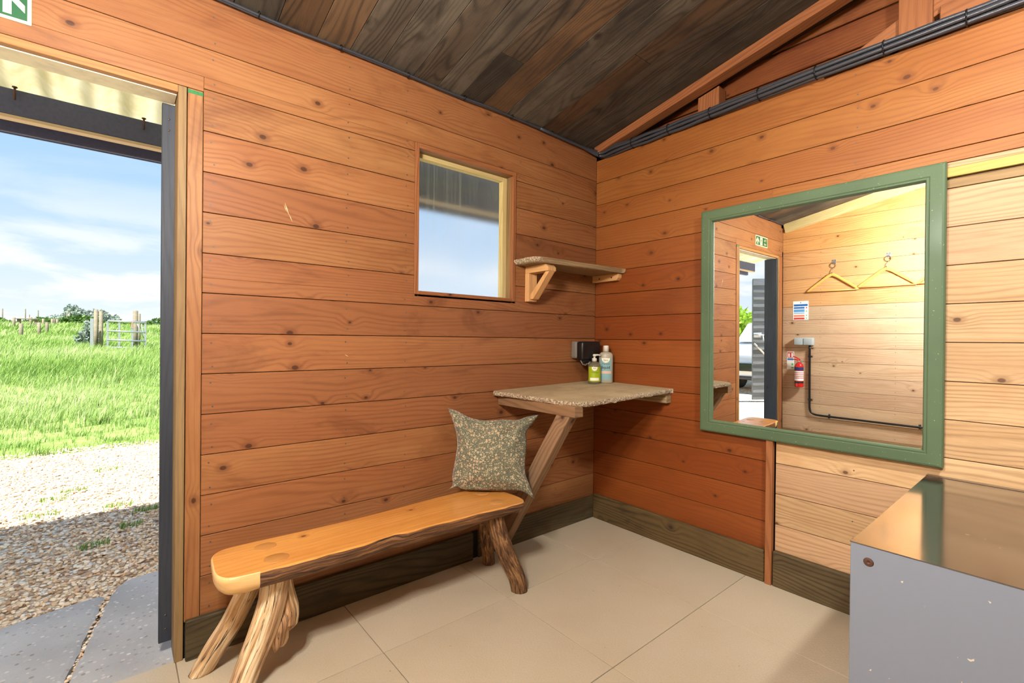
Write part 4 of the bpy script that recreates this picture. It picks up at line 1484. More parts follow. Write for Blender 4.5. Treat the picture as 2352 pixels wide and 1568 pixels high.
# clear pump bottle with the lime label
bx, by = -0.150, -0.125
bz = stone_z(bx, by) + 0.0006
fa = math.atan2(CAM.y - by, CAM.x - bx) + 0.25
pb = thing('soap_bottle', (bx, by, bz), 'clear pump bottle of hand soap with a lime green label', 'bottle')
g = G('clear_bottle_plastic')
M['clear'] = g.out(g.pbsdf(color=C(150, 140, 112), rough=0.12, trans=0.55, ior=1.35))
T = Matrix.Translation((bx, by, bz))
mb = MB()
mb.lathe([(0.0, 0.0), (0.035, 0.0), (0.0375, 0.004), (0.0375, 0.104), (0.034, 0.116), (0.024, 0.127), (0.0125, 0.132), (0.0125, 0.136)], 28, M=T)
mb.build('bottle_body', [M['clear']], pb)
mb = MB()
mb.lathe([(0.0145, 0.134), (0.0145, 0.150), (0.012, 0.153), (0.006, 0.154), (0.006, 0.166), (0.0, 0.166)], 18, M=T)
mb.build('pump_collar', [M['white_plastic']], pb)
mb = MB()
mb.lathe([(0.0, 0.164), (0.010, 0.164), (0.011, 0.172), (0.009, 0.177), (0.0, 0.178)], 16, M=T)
mb.tube([(bx, by, bz + 0.172), (bx + 0.02, by - 0.014, bz + 0.173), (bx + 0.032, by - 0.022, bz + 0.169)], [0.006, 0.005, 0.004], 8)
mb.build('pump_head', [M['white_plastic']], pb)
mb = MB()
bent_label(mb, bx, by, 0.0381, fa, 0, bz + 0.058, 0.088, 1.35)
bent_label(mb, bx, by, 0.0384, fa - 0.2, 2, bz + 0.028, 0.016, 0.75)
pl_ = on_cyl(bx, by, 0.0385, fa - 0.2, bz + 0.101)
mb.grid([[pl_(0.018 * math.sqrt(max(0.0, 1 - (q / 10) ** 2)) * (k - 6) / 6, -0.023 * q / 10) for k in range(13)] for q in range(11)], mat=2)
add_text(mb, 'bio', 0.0145, on_cyl(bx, by, 0.0387, fa - 0.2, bz + 0.0885), 1)
add_text(mb, 'Cleansing', 0.0105, on_cyl(bx, by, 0.0387, fa - 0.2, bz + 0.066), 1)
add_text(mb, 'lime & aloe', 0.005, on_cyl(bx, by, 0.0387, fa - 0.2, bz + 0.076), 1)
mb.build('label', [M['lime'], M['black_print'], M['cream']], pb)

# tall pale bottle with the blue label
bx, by = -0.072, -0.150
bz = stone_z(bx, by) + 0.0006
fa = math.atan2(CAM.y - by, CAM.x - bx) - 0.02
tb_ = thing('liquid_bottle', (bx, by, bz), 'tall cloudy white bottle with a pale blue label behind the pump bottle', 'bottle')
T = Matrix.Translation((bx, by, bz)) @ Matrix.Rotation(fa, 4, 'Z') @ Matrix.Scale(0.62, 4, (1, 0, 0))
mb = MB()
mb.lathe([(0.0, 0.0), (0.038, 0.0), (0.0425, 0.005), (0.0425, 0.165), (0.039, 0.178), (0.028, 0.187), (0.016, 0.190), (0.016, 0.194)], 32, M=T)
mb.build('bottle_body', [M['bottle_white']], tb_)
mb = MB()
T2 = Matrix.Translation((bx, by, bz))
mb.lathe([(0.0175, 0.192), (0.0165, 0.224), (0.015, 0.228), (0.0, 0.229)], 20, M=T2)
mb.build('cap', [M['white_plastic']], tb_)


def on_oval(x, y, k=1.0):
    a = math.asin(max(-1, min(1, x / 0.0425)))
    v = Vector((0.0425 * 0.62 * math.cos(a) + 0.0004 * k, 0.0425 * math.sin(a), y))
    q = Matrix.Rotation(fa, 4, 'Z') @ v
    return (bx + q.x, by + q.y, bz + q.z)


mb = MB()


def oval_patch(x0, x1, z0, z1, mat, k=1.0):
    mb.grid([[on_oval(x0 + (x1 - x0) * i / 10, z, k) for z in (z0, z1)] for i in range(11)], mat=mat)


oval_patch(-0.032, 0.032, 0.020, 0.152, 0, 1)
oval_patch(-0.028, 0.032, 0.058, 0.074, 3, 2)
mb.grid([[on_oval(0.025 * math.sqrt(max(0.0, 1 - (q / 10) ** 2)) * (k - 6) / 6, 0.152 - 0.028 * q / 10, 2) for k in range(13)] for q in range(11)], mat=2)
add_text(mb, 'bio', 0.021, lambda x, y: on_oval(x, 0.1335 + y, 3), 1)
add_text(mb, 'fragrance', 0.0115, lambda x, y: on_oval(x, 0.114 + y, 3), 1)
add_text(mb, 'liquid', 0.0235, lambda x, y: on_oval(x, 0.088 + y, 3), 1)
add_text(mb, 'liquid', 0.0235, lambda x, y: on_oval(x + 0.0007, 0.0882 + y, 3.2), 1)
mb.build('label', [M['aqua'], M['black_print'], M['cream'], M['pinkish']], tb_)

# ================================================================== MIRROR
MA, MBt = -0.0112, -0.0100
Wn = Vector((-1, MA, MBt)).normalized()
Vn = (Vector((0, 0, 1)) - Wn * Wn.z).normalized()
Un = Vn.cross(Wn).normalized()
MO = Vector((-0.02, -1.2, 1.2))
# the point of the mirror plane over (y, z)


def mir_p(y, z, w_):
    x = -0.02 + MA * (y + 1.2) + MBt * (z - 1.2)
    return Vector((x, y, z)) + Wn * w_


mi = thing('mirror', (-0.02, -1.214, 1.24), 'large mirror in a chipped green painted frame on the boarded wall', 'mirror')
Y0, Y1, Z0, Z1 = -0.741, -1.687, 0.674, 1.808
prof = [(0.0, -0.008), (0.0, 0.012), (0.004, 0.0185), (0.010, 0.0205), (0.044, 0.0205), (0.048, 0.018), (0.051, 0.0195), (0.055, 0.0195), (0.0585, 0.014), (0.0605, 0.002), (0.0605, -0.003)]
t_ = bmesh.new()
uvl = t_.loops.layers.uv.new('UVMap')
loops_ = []
for ins, w_ in prof:
    loops_.append([t_.verts.new(mir_p(y, z, w_)) for y, z in ((Y0 - ins, Z0 + ins), (Y1 + ins, Z0 + ins), (Y1 + ins, Z1 - ins), (Y0 - ins, Z1 - ins))])
for a, b in zip(loops_[:-1], loops_[1:]):
    for i in range(4):
        t_.faces.new((a[i], a[(i + 1) % 4], b[(i + 1) % 4], b[i]))
bmesh.ops.recalc_face_normals(t_, faces=t_.faces)
mb = MB()
mb._merge(t_, 1, 0, None, (0.5, 0.5, 0.5), (0, 0))
bpy.context.view_layer.update()
mf = mb.build('frame', [M['green_paint']], mi)
mb = MB()
mb.poly([mir_p(y, z, 0.0) for y, z in ((Y0 - 0.056, Z0 + 0.056), (Y1 + 0.056, Z0 + 0.056), (Y1 + 0.056, Z1 - 0.056), (Y0 - 0.056, Z1 - 0.056))])
gm = mb.build('mirror_glass', [M['mirror']], mi)

# ================================================================== GREY CABINET
cb = thing('cabinet', (-0.5, -2.2, 0.0), 'large grey painted cabinet with a glossy dark top beside the mirror wall', 'cabinet')
CX0, CX1, CYa, CYb, CZ = -0.982, -0.034, -2.75, -1.647, 0.648
mb = MB()
mb.box((CX0, CYa, 0.0), (CX0 + 0.018, CYb, CZ - 0.0025), 2, 0.0012)
mb.build('front_panel', [M['cab']], cb)
mb = MB()
mb.box((CX0 + 0.0185, CYb - 0.018, 0.0), (CX1, CYb, CZ - 0.016), 2, 0.0012)
mb.build('side_panel', [M['cab']], cb)
mb = MB()
mb.box((CX0 + 0.0185, CYa, 0.0), (CX1, CYa + 0.018, CZ - 0.016), 2, 0.0012)
mb.build('side_panel', [M['cab']], cb)
mb = MB()
mb.box((CX0 + 0.0185, CYa, CZ - 0.0155), (CX1, CYb + 0.001, CZ - 0.001), 1, 0.001)
mb.box((CX0 - 0.0005, CYa, CZ - 0.0022), (CX0 + 0.040, CYb + 0.0012, CZ + 0.0004), 1, 0.0006)
mb.box((CX1 - 0.030, CYa, CZ - 0.001), (CX1, CYb + 0.0012, CZ + 0.0004), 1, 0.0004)
mb.build('top', [M['cabtop']], cb)
mb = MB()
T = Matrix.Translation((CX0 - 0.0004, -1.684, 0.609)) @ Matrix.Rotation(-math.pi / 2, 4, 'Y')
mb.lathe([(0.0105, 0.0), (0.0085, 0.0012), (0.007, 0.0006), (0.006, 0.0012), (0.003, 0.0012), (0.002, -0.001), (0, -0.001)], 18, M=T)
mb.build('screw', [M['rust']], cb)

# ================================================================== CABLES
CABN = 7
cbl = thing('cable_bundle', (-0.02, -1.2, 2.30), 'thick bundle of black cables tied along the top of the mirror wall', 'cables')
rdn = random.Random(3)


def bundle_path(i):
    ph = rdn.uniform(0, 6)
    a0 = 2 * math.pi * i / (CABN - 1) if i else 0
    rr = 0.0185 if i else 0.0
    pts = [(-0.34 - 0.03 * i, -0.006 - 0.002 * i, 2.345), (-0.16, -0.018, 2.335)]
    for k in range(29):
        y = -0.055 - 0.115 * k
        tie = math.cos(2 * math.pi * (y + 0.055) / 0.24)
        sp = rr * (1.08 - 0.15 * tie)
        a = a0 + y * 1.1
        sag = 0.006 * math.sin(y * 5 + ph)
        zc_ = 2.3165 + 0.0035 * math.sin(y * 4)
        pts.append((-0.022 + sp * math.cos(a), y, zc_ + sp * math.sin(a) + sag * 0.2))
    return smooth_line(pts, 3)


for i in range(CABN):
    mb = MB()
    mb.tube(bundle_path(i), 0.0088, 8)
    mb.build('cable', [M['cable']], cbl)
for k in range(13):
    y = -0.055 - 0.24 * k
    mb = MB()
    R_ = 0.0285
    mb.tube([(-0.022 + R_ * math.cos(2 * math.pi * q / 16), y, 2.3165 + 0.0035 * math.sin(y * 4) + R_ * math.sin(2 * math.pi * q / 16)) for q in range(17)], 0.0026, 6)
    mb.tube([(-0.022 - R_, y, 2.306), (-0.022 - R_ - 0.006, y - 0.004, 2.296)], 0.0025, 6)
    mb.build('cable_tie', [M['tie']], cbl)
mb = MB()
pts = [(-3.28, -0.006, 2.351)]
for k in range(1, 27):
    pts.append((-3.28 + 0.113 * k, -0.0075 + 0.002 * math.sin(k * 1.7), 2.3475 + 0.0025 * math.sin(k * 0.9)))
mb.tube(smooth_line(pts, 3), 0.0062, 8)
mb.tube(smooth_line([(p[0], p[1] - 0.008, p[2] - 0.001 + 0.002 * math.sin(i * 1.3)) for i, p in enumerate(pts)], 3), 0.005, 8)
lc = mb.build('cable', [M['cable']])
tag(lc, 'thin black cable run along the ceiling edge above the window', 'cable')
for k in range(9):
    mb = MB()
    x = -2.9 + 0.31 * k
    mb.tube([(x, -0.012 + 0.013 * math.cos(q * math.pi / 4), 2.3485 + 0.0105 * math.sin(q * math.pi / 4)) for q in range(9)], 0.0022, 6)
    sub(mb.build('cable_clip', [M['tie']]), lc)


# ================================================================== SIGNS
def sign_board(mb, axis, face, a0, a1, z0, z1, mat, lift=0.0):
    """flat rectangle on a wall; axis 0: wall along x at y=face facing -y; axis 1: wall along y at x=face facing +x"""
    if axis == 0:
        y = face - lift
        mb.poly([(a0, y, z0), (a1, y, z0), (a1, y, z1), (a0, y, z1)], mat)
    else:
        x = face + lift
        mb.poly([(x, a1, z0), (x, a0, z0), (x, a0, z1), (x, a1, z1)], mat)


sx0, sx1, sz0, sz1 = -2.868, -2.571, 2.049, 2.152
es = thing('exit_sign', ((sx0 + sx1) / 2, -0.003, (sz0 + sz1) / 2), 'green fire exit sign with arrow above the doorway', 'sign')
mb = MB()
mb.box((sx0, -0.0045, sz0), (sx1, -0.0012, sz1), 0, 0.0008)
mb.build('plate', [M['lumi']], es)
mb = MB()
F0 = -0.0047
sign_board(mb, 0, F0, sx0 + 0.009, sx1 - 0.009, sz0 + 0.009, sz1 - 0.009, 0)
mb.build('green_field', [M['green']], es)
mb = MB()
F1 = -0.0050
# arrow, on the right
ax, az = sx1 - 0.050, sz0 + 0.016
hh = 0.071
for poly_ in ([(-0.009, 0), (0.009, 0), (0.009, 0.058), (-0.009, 0.058)], [(0, hh), (-0.036, 0.036), (-0.036, 0.014), (0, 0.050)], [(0, hh), (0, 0.050), (0.036, 0.014), (0.036, 0.036)]):
    mb.poly([(ax + p[0], F1, az + p[1]) for p in poly_], 0)
# door panel with running figure, in the middle
px0 = sx0 + 0.130
sign_board(mb, 0, F1, px0, px0 + 0.060, sz0 + 0.014, sz1 - 0.014, 0)
add_text(mb, 'Fire', 0.040, lambda x, y: (sx0 + 0.066 + x, F1, sz0 + 0.056 + y), 0)
add_text(mb, 'exit', 0.040, lambda x, y: (sx0 + 0.066 + x, F1, sz0 + 0.020 + y), 0)
mb.build('symbols', [M['lumi']], es)
mb = MB()
F2 = -0.0053
cx_, cz_ = px0 + 0.030, sz0 + 0.050
mb.poly([(cx_ + 0.006 + 0.006 * math.cos(a * math.pi / 6), F2, cz_ + 0.029 + 0.006 * math.sin(a * math.pi / 6)) for a in range(12)], 0)
for poly_ in ([(-0.004, -0.004), (0.006, -0.004), (0.010, 0.020), (0.000, 0.020)], [(0.002, 0.020), (-0.016, 0.010), (-0.014, 0.005), (0.004, 0.013)], [(0.008, 0.018), (0.020, 0.006), (0.017, 0.002), (0.004, 0.012)],
              [(-0.004, -0.003), (0.003, -0.003), (-0.006, -0.018), (-0.020, -0.020), (-0.020, -0.015), (-0.010, -0.014)], [(0.000, -0.004), (0.007, -0.002), (0.014, -0.016), (0.008, -0.032), (0.003, -0.031), (0.007, -0.017)]):
    mb.poly([(cx_ + p[0], F2, cz_ + p[1]) for p in poly_], 0)
mb.build('figure', [M['green']], es)

FX = WX + 0.0008
an = thing('fire_action_notice', (WX + 0.002, -0.177, 1.412), 'white notice with blue and red panels reflected in the mirror', 'notice')
mb = MB()
mb.box((WX + 0.0006, -0.251, 1.311), (WX + 0.0026, -0.103, 1.513), 1, 0.0004)
mb.build('plate', [M['white']], an)
mb = MB()
L1 = WX + 0.0029
rows2 = [(1.462, 1.480, 0, 0.135), (1.430, 1.452, 0, 0.105), (1.396, 1.420, 1, 0.105), (1.384, 1.392, 1, 0.105)]
sign_board(mb, 1, L1, -0.243, -0.111, 1.458, 1.480, 0)
sign_board(mb, 1, L1, -0.214, -0.111, 1.432, 1.450, 0)
sign_board(mb, 1, L1, -0.214, -0.111, 1.396, 1.424, 1)
sign_board(mb, 1, L1, -0.214, -0.111, 1.380, 1.388, 1)
sign_board(mb, 1, L1, -0.214, -0.111, 1.345, 1.366, 2)
sign_board(mb, 1, L1, -0.214, -0.111, 1.317, 1.336, 3)
mb.poly([(L1, -0.177 + 0.006 * math.cos(a * math.pi / 6), 1.496 + 0.006 * math.sin(a * math.pi / 6)) for a in range(12)], 0)
for zz in (1.441, 1.404, 1.36, 1.33):
    mb.poly([(L1, -0.232 + 0.007 * math.cos(a * math.pi / 6), zz + 0.007 * math.sin(a * math.pi / 6)) for a in range(12)], 4 if zz < 1.42 else 3)
mb.build('printed_panels', [M['blue'], plain('sky_blue_print', (92, 160, 220), 0.5), plain('salmon_print', (232, 140, 120), 0.5), M['redprint'], M['greenlite']], an)
es2 = thing('extinguisher_sign', (WX + 0.002, -0.08, 0.875), 'small white extinguisher sign with red symbols and blue stripe seen in the mirror', 'sign')
mb = MB()
mb.box((WX + 0.0006, -0.116, 0.780), (WX + 0.0026, -0.045, 0.972), 1, 0.0004)
mb.build('plate', [M['white']], es2)
mb = MB()
sign_board(mb, 1, L1, -0.110, -0.051, 0.905, 0.962, 0)
sign_board(mb, 1, L1 + 0.0003, -0.074, -0.058, 0.911, 0.950, 1)
sign_board(mb, 1, L1 + 0.0003, -0.104, -0.090, 0.911, 0.956, 1)
mb.build('red_symbols', [M['redprint'], M['white']], es2)
mb = MB()
sign_board(mb, 1, L1, -0.110, -0.051, 0.878, 0.892, 2)
sign_board(mb, 1, L1, -0.110, -0.051, 0.894, 0.900, 2)
sign_board(mb, 1, L1, -0.110, -0.090, 0.82, 0.845, 3)
sign_board(mb, 1, L1, -0.112, -0.088, 0.79, 0.806, 3)
mb.build('printed_panels', [M['redprint'], M['white'], M['blue'], M['greenlite']], es2)

# ================================================================== FIRE EXTINGUISHER
ex = thing('fire_extinguisher', (WX + 0.06, -0.182, 0.60), 'small red fire extinguisher hanging on the wall, seen in the mirror', 'fire extinguisher')
T = Matrix.Translation((WX + 0.056, -0.182, 0.597))
mb = MB()
mb.lathe([(0.036, 0.0), (0.041, 0.006), (0.0415, 0.012), (0.0415, 0.222), (0.036, 0.242), (0.022, 0.255), (0.013, 0.259), (0.013, 0.266)], 28, M=T)
mb.build('cylinder', [M['red']], ex)
mb = MB()
for z0, z1, m_ in ((0.178, 0.214, 0), (0.070, 0.172, 1), (0.042, 0.062, 2)):
    mb.lathe([(0.0418, z0), (0.0418, z1)], 28, mat=m_, M=T, cap=False)
for zz in (0.150, 0.130, 0.112, 0.094):
    mb.lathe([(0.0421, zz), (0.0421, zz + 0.007)], 28, mat=3, M=T, cap=False)
mb.build('label_bands', [M['navy'], M['white'], M['black_print'], M['redprint']], ex)
mb = MB()
mb.lathe([(0.014, 0.262), (0.016, 0.268), (0.012, 0.282), (0.0, 0.284)], 14, M=T)
mb.lathe([(0.010, 0.0), (0.010, 0.006), (0, 0.006)], 14, M=T @ Matrix.Translation((0.014, 0, 0.272)) @ Matrix.Rotation(math.pi / 2, 4, 'Y'))
mb.build('valve', [M['chrome']], ex)
mb = MB()
for dz_, tl_ in ((0.278, 0.030), (0.290, 0.062)):
    a = T @ Vector((0.004, -0.012, dz_))
    b = T @ Vector((0.010, 0.050, dz_ + tl_ * 0.55))
    mb.tube([a, (a + b) / 2 + Vector((0, 0, 0.004)), b], [0.006, 0.007, 0.006], 8)
mb.build('handle', [M['red']], ex)
mb = MB()
mb.box((WX + 0.0005, -0.197, 0.74), (WX + 0.0145, -0.167, 0.88), 2, 0.002)
mb.build('wall_bracket', [M['steel']], ex)

# ================================================================== DOUBLE SOCKET AND CONDUIT
ds = thing('double_socket', (WX + 0.03, -0.22, 1.08), 'pale grey double socket with lids on the hook wall, seen in the mirror', 'socket')
mb = MB()
mb.box((WX + 0.0005, -0.309, 1.041), (WX + 0.045, -0.130, 1.121), 1, 0.006, seg=2)
mb.build('back_box', [M['pale_grey_plastic']], ds, smooth=35)
for ya, yb in ((-0.216, -0.134), (-0.305, -0.222)):
    mb = MB()
    mb.box((WX + 0.0455, ya, 1.045), (WX + 0.066, yb, 1.117), 1, 0.007, seg=2)
    mb.build('lid', [M['pale_grey_plastic']], ds, smooth=35)
cd = thing('conduit', (WX + 0.02, -0.6, 0.5), 'black conduit running down from the socket and along the wall, seen in the mirror', 'conduit')
pts = [(WX + 0.02, -0.270, 1.0405), (WX + 0.02, -0.270, 0.75), (WX + 0.02, -0.271, 0.45), (WX + 0.02, -0.272, 0.385), (WX + 0.02, -0.280, 0.345), (WX + 0.02, -0.305, 0.322), (WX + 0.02, -0.345, 0.313), (WX + 0.02, -0.45, 0.310), (WX + 0.02, -0.8, 0.307), (WX + 0.02, -1.2, 0.304), (WX + 0.02, -2.2, 0.302)]
mb = MB()
mb.tube(smooth_line(pts, 5), 0.0105, 12)
mb.build('pipe', [M['black_plastic']], cd)
for (y, z, vert) in ((-0.270, 0.925, 1), (-0.271, 0.468, 1), (-0.447, 0.310, 0), (-1.161, 0.3045, 0), (-1.9, 0.302, 0)):
    mb = MB()
    if vert:
        mb.box((WX + 0.0005, y - 0.026, z - 0.008), (WX + 0.006, y + 0.026, z + 0.008), 1, 0.002)
        mb.tube([(WX + 0.005, y + s_ * 0.012, z) for s_ in (-1,)] + [(WX + 0.02 + 0.0135 * math.sin(q * math.pi / 8), y - 0.0135 * math.cos(q * math.pi / 8), z) for q in range(9)] + [(WX + 0.005, y + 0.012, z)], 0.003, 6)
        for s_ in (-0.021, 0.021):
            mb.lathe([(0.005, 0), (0.004, 0.003), (0, 0.003)], 8, mat=1, M=Matrix.Translation((WX + 0.006, y + s_, z)) @ Matrix.Rotation(math.pi / 2, 4, 'Y'))
    else:
        mb.box((WX + 0.0005, y - 0.008, z - 0.026), (WX + 0.006, y + 0.008, z + 0.026), 1, 0.002)
        mb.tube([(WX + 0.005, y, z - 0.012)] + [(WX + 0.02 + 0.0135 * math.sin(q * math.pi / 8), y, z - 0.0135 * math.cos(q * math.pi / 8)) for q in range(9)] + [(WX + 0.005, y, z + 0.012)], 0.0045, 6)
        for s_ in (-0.021, 0.021):
            mb.lathe([(0.005, 0), (0.004, 0.003), (0, 0.003)], 8, mat=1, M=Matrix.Translation((WX + 0.006, y, z + s_)) @ Matrix.Rotation(math.pi / 2, 4, 'Y'))
    mb.build('saddle_clip', [M['black_plastic'], M['steel']], cd)

# ================================================================== HOOKS AND HANGERS
hk = thing('coat_hook', (WX, -0.478, 1.90), 'metal ring hook nearest the corner, holding the first hanger', 'hook', 'ring hooks on the hook wall')
mb = MB()
mb.box((WX + 0.0004, -0.497, 1.872), (WX + 0.003, -0.460, 1.920), 2, 0.001)
for q in (-0.489, -0.468):
    for zz in (1.880, 1.912):
        mb.lathe([(0.003, 0), (0.002, 0.0012), (0, 0.0012)], 8, mat=1, M=Matrix.Translation((WX + 0.003, q, zz)) @ Matrix.Rotation(math.pi / 2, 4, 'Y'))
mb.build('hook_plate', [M['steel'], M['void']], hk)
mb = MB()
mb.tube([(WX + 0.010, -0.474 + 0.0245 * math.cos(2 * math.pi * q / 20), 1.862 + 0.0245 * math.sin(2 * math.pi * q / 20)) for q in range(21)], 0.0026, 8)
mb.tube([(WX + 0.002, -0.482, 1.886), (WX + 0.014, -0.478, 1.888), (WX + 0.002, -0.466, 1.886)], 0.0035, 8)
mb.build('ring', [M['chrome']], hk)

hg = thing('coat_hanger', (WX + 0.02, -0.465, 1.70), 'varnished wooden hanger nearest the corner of the hook wall', 'hanger', 'wooden hangers on the hook wall')
hx = WX + 0.018
mb = MB()
arm_ = smooth_line([(hx, -0.465, 1.768), (hx, -0.43, 1.752), (hx - 0.002, -0.39, 1.722), (hx - 0.004, -0.32, 1.668), (hx - 0.004, -0.262, 1.622), (hx - 0.004, -0.244, 1.600)], 5)
arm2 = smooth_line([(hx, -0.465, 1.768), (hx, -0.50, 1.752), (hx - 0.002, -0.54, 1.722), (hx - 0.004, -0.61, 1.668), (hx - 0.004, -0.668, 1.622), (hx - 0.004, -0.686, 1.600)], 5)
rr = [0.016 - 0.006 * i / 25 for i in range(26)]
mb.tube(arm_, rr, 10, tone=(0.5, 0.5, 0.5), off=(0, 0))
mb.tube(arm2, rr, 10, tone=(0.5, 0.5, 0.5), off=(0, 0))
for v in mb.bm.verts:
    v.co.x = hx + (v.co.x - hx) * 0.55
mb.build('shoulders', [M['hanger']], hg)
mb = MB()
mb.tube([(hx, -0.245, 1.603), (hx, -0.685, 1.603)], 0.0052, 8, tone=(0.9, 0.5, 0.5), off=(0, 0))
mb.build('trouser_bar', [M['hanger']], hg)
mb = MB()
mb.tube(smooth_line([(hx, -0.465, 1.775), (hx, -0.465, 1.806), (hx - 0.002, -0.470, 1.818), (hx - 0.004, -0.474, 1.830), (hx - 0.007, -0.482, 1.838), (hx - 0.009, -0.488, 1.830)], 4), 0.0022, 8)
mb.lathe([(0.005, 0), (0.006, 0.012), (0.003, 0.022), (0, 0.022)], 10, M=Matrix.Translation((hx, -0.465, 1.772)))
mb.build('hook', [M['chrome']], hg)
for k, (dy, dz_) in enumerate(((-0.442, 0.014), (-0.890, 0.018))):
    w1_ = ('middle of the hook row', 'far end of the hook row at the mirror edge')[k]
    copy_thing(hk, (0, dy, dz_), 'metal ring hook at the ' + w1_)
    copy_thing(hg, (0, dy, dz_), 'varnished wooden hanger at the ' + w1_)
# ================================================================== OUTSIDE
def ground_z(y, x=0.0):
    P = [(-50, -0.05), (4.6, -0.05), (6.0, -0.04), (9, 0.03), (15, 0.25), (23, 0.55), (37, 1.0), (55, 2.05), (75, 2.35), (200, 2.35)]
    for (a, za), (b, zb) in zip(P[:-1], P[1:]):
        if a <= y <= b:
            t = (y - a) / (b - a)
            return za + (zb - za) * t
    return 2.35


# gravel yard base and field
ysg = [0.15, 1.0, 2.0, 3.0, 4.0, 4.75]
mb = MB()
mb.box((-26.0, 0.101, -0.16), (9.0, 4.8, -0.063), 0, tone=(.5, .5, .5))
gb2 = mb.build('gravel_yard', [M['gravel']])
tag(gb2, 'pale sunlit gravel yard outside the doorway', 'gravel', kind='structure')
ys = [4.3, 4.8, 5.4, 6.5, 8, 10, 12, 15, 19, 23, 28, 33, 37, 42, 48, 55, 65, 80, 140]
mb = MB()
P = []
for i in range(41):
    x = -40 + 2.0 * i
    P.append([(x * (1 + max(0, y - 20) / 40), y + (0.25 * math.sin(x * 1.7) if y < 5 else 0), (ground_z(y) if y > 4.5 else -0.075) + (0.03 * math.sin(x * 0.9 + y) if y > 6 else 0)) for y in ys])
mb.grid(P)
bmesh.ops.recalc_face_normals(mb.bm, faces=mb.bm.faces)
fd = mb.build('field', [M['turf']])
tag(fd, 'rising green field beyond the gravel', 'field', kind='structure')
# west and south ground
mb = MB()
mb.box((-60, -40, -0.3), (40, 0.1, -0.115), 0)
mb.box((-60, 0.1, -0.3), (-26.01, 4.8, -0.1), 0)
sy_ = mb.build('yard_ground', [M['gravel']])
tag(sy_, 'gravel ground around the building', 'ground', kind='structure')


# concrete apron in two cracked slabs
def slab(pts, name, label):
    mb = MB()
    ol = []
    for (a, b) in zip(pts, pts[1:] + pts[:1]):
        n = max(1, int(math.hypot(b[0] - a[0], b[1] - a[1]) / 0.03))
        for k in range(n):
            t = k / n
            ol.append((a[0] + (b[0] - a[0]) * t + random.uniform(-.004, .004), a[1] + (b[1] - a[1]) * t + random.uniform(-.004, .004)))
    ol = [(p[0], max(p[1], 0.0135)) for p in ol]
    t_ = bmesh.new()
    top = [t_.verts.new((p[0], p[1], -0.028 - 0.014 * min(1, p[1]))) for p in ol]
    bt = [t_.verts.new((p[0], p[1], -0.10)) for p in ol]
    mid = [t_.verts.new((p[0], p[1], -0.034 - 0.014 * min(1, p[1]))) for p in ol]
    cx = sum(p[0] for p in ol) / len(ol)
    cyy = sum(p[1] for p in ol) / len(ol)
    for v in top:
        v.co.x += (cx - v.co.x) * 0.012
        v.co.y = max(0.0135, v.co.y + (cyy - v.co.y) * 0.012)
    t_.faces.new(top)
    n = len(ol)
    for i in range(n):
        t_.faces.new((top[i], mid[i], mid[(i + 1) % n], top[(i + 1) % n]))
        t_.faces.new((mid[i], bt[i], bt[(i + 1) % n], mid[(i + 1) % n]))
    bmesh.ops.recalc_face_normals(t_, faces=t_.faces)
    mb._merge(t_, 0, 0, None, (.5, .5, .5), (0, 0))
    return tag(mb.build(name, [M['concrete']]), label, 'concrete slab', kind='structure')


crack = [(-2.500, 0.0135), (-2.498, 0.12), (-2.487, 0.25), (-2.462, 0.36), (-2.452, 0.47), (-2.428, 0.58), (-2.415, 0.70), (-2.396, 0.78), (-2.372, 0.885)]
outer_r = [(-2.33, 0.93), (-2.25, 0.945), (-2.16, 0.95), (-2.0, 0.97), (-1.0, 0.98), (0.4, 0.99)]
outer_l = [(-2.415, 0.815), (-2.52, 0.80), (-2.62, 0.77), (-2.73, 0.745), (-2.95, 0.72), (-3.4, 0.70), (-4.6, 0.69)]
slab([(p[0] + 0.007, p[1]) for p in crack] + outer_r + [(0.4, 0.0135)], 'concrete_apron', 'grey concrete slab right of the crack at the threshold')
slab([(p[0] - 0.009, p[1]) for p in crack[:-1]] + outer_l + [(-4.6, 0.0135)], 'concrete_apron', 'grey concrete slab left of the crack at the threshold')

# loose stones
phi = (1 + 5 ** 0.5) / 2
ico_v = np.array([(-1, phi, 0), (1, phi, 0), (-1, -phi, 0), (1, -phi, 0), (0, -1, phi), (0, 1, phi), (0, -1, -phi), (0, 1, -phi), (phi, 0, -1), (phi, 0, 1), (-phi, 0, -1), (-phi, 0, 1)], float)
ico_v /= np.linalg.norm(ico_v[0])
ico_f = np.array([(0, 11, 5), (0, 5, 1), (0, 1, 7), (0, 7, 10), (0, 10, 11), (1, 5, 9), (5, 11, 4), (11, 10, 2), (10, 7, 6), (7, 1, 8), (3, 9, 4), (3, 4, 2), (3, 2, 6), (3, 6, 8), (3, 8, 9), (4, 9, 5), (2, 4, 11), (6, 2, 10), (8, 6, 7), (9, 8, 1)], np.int32)


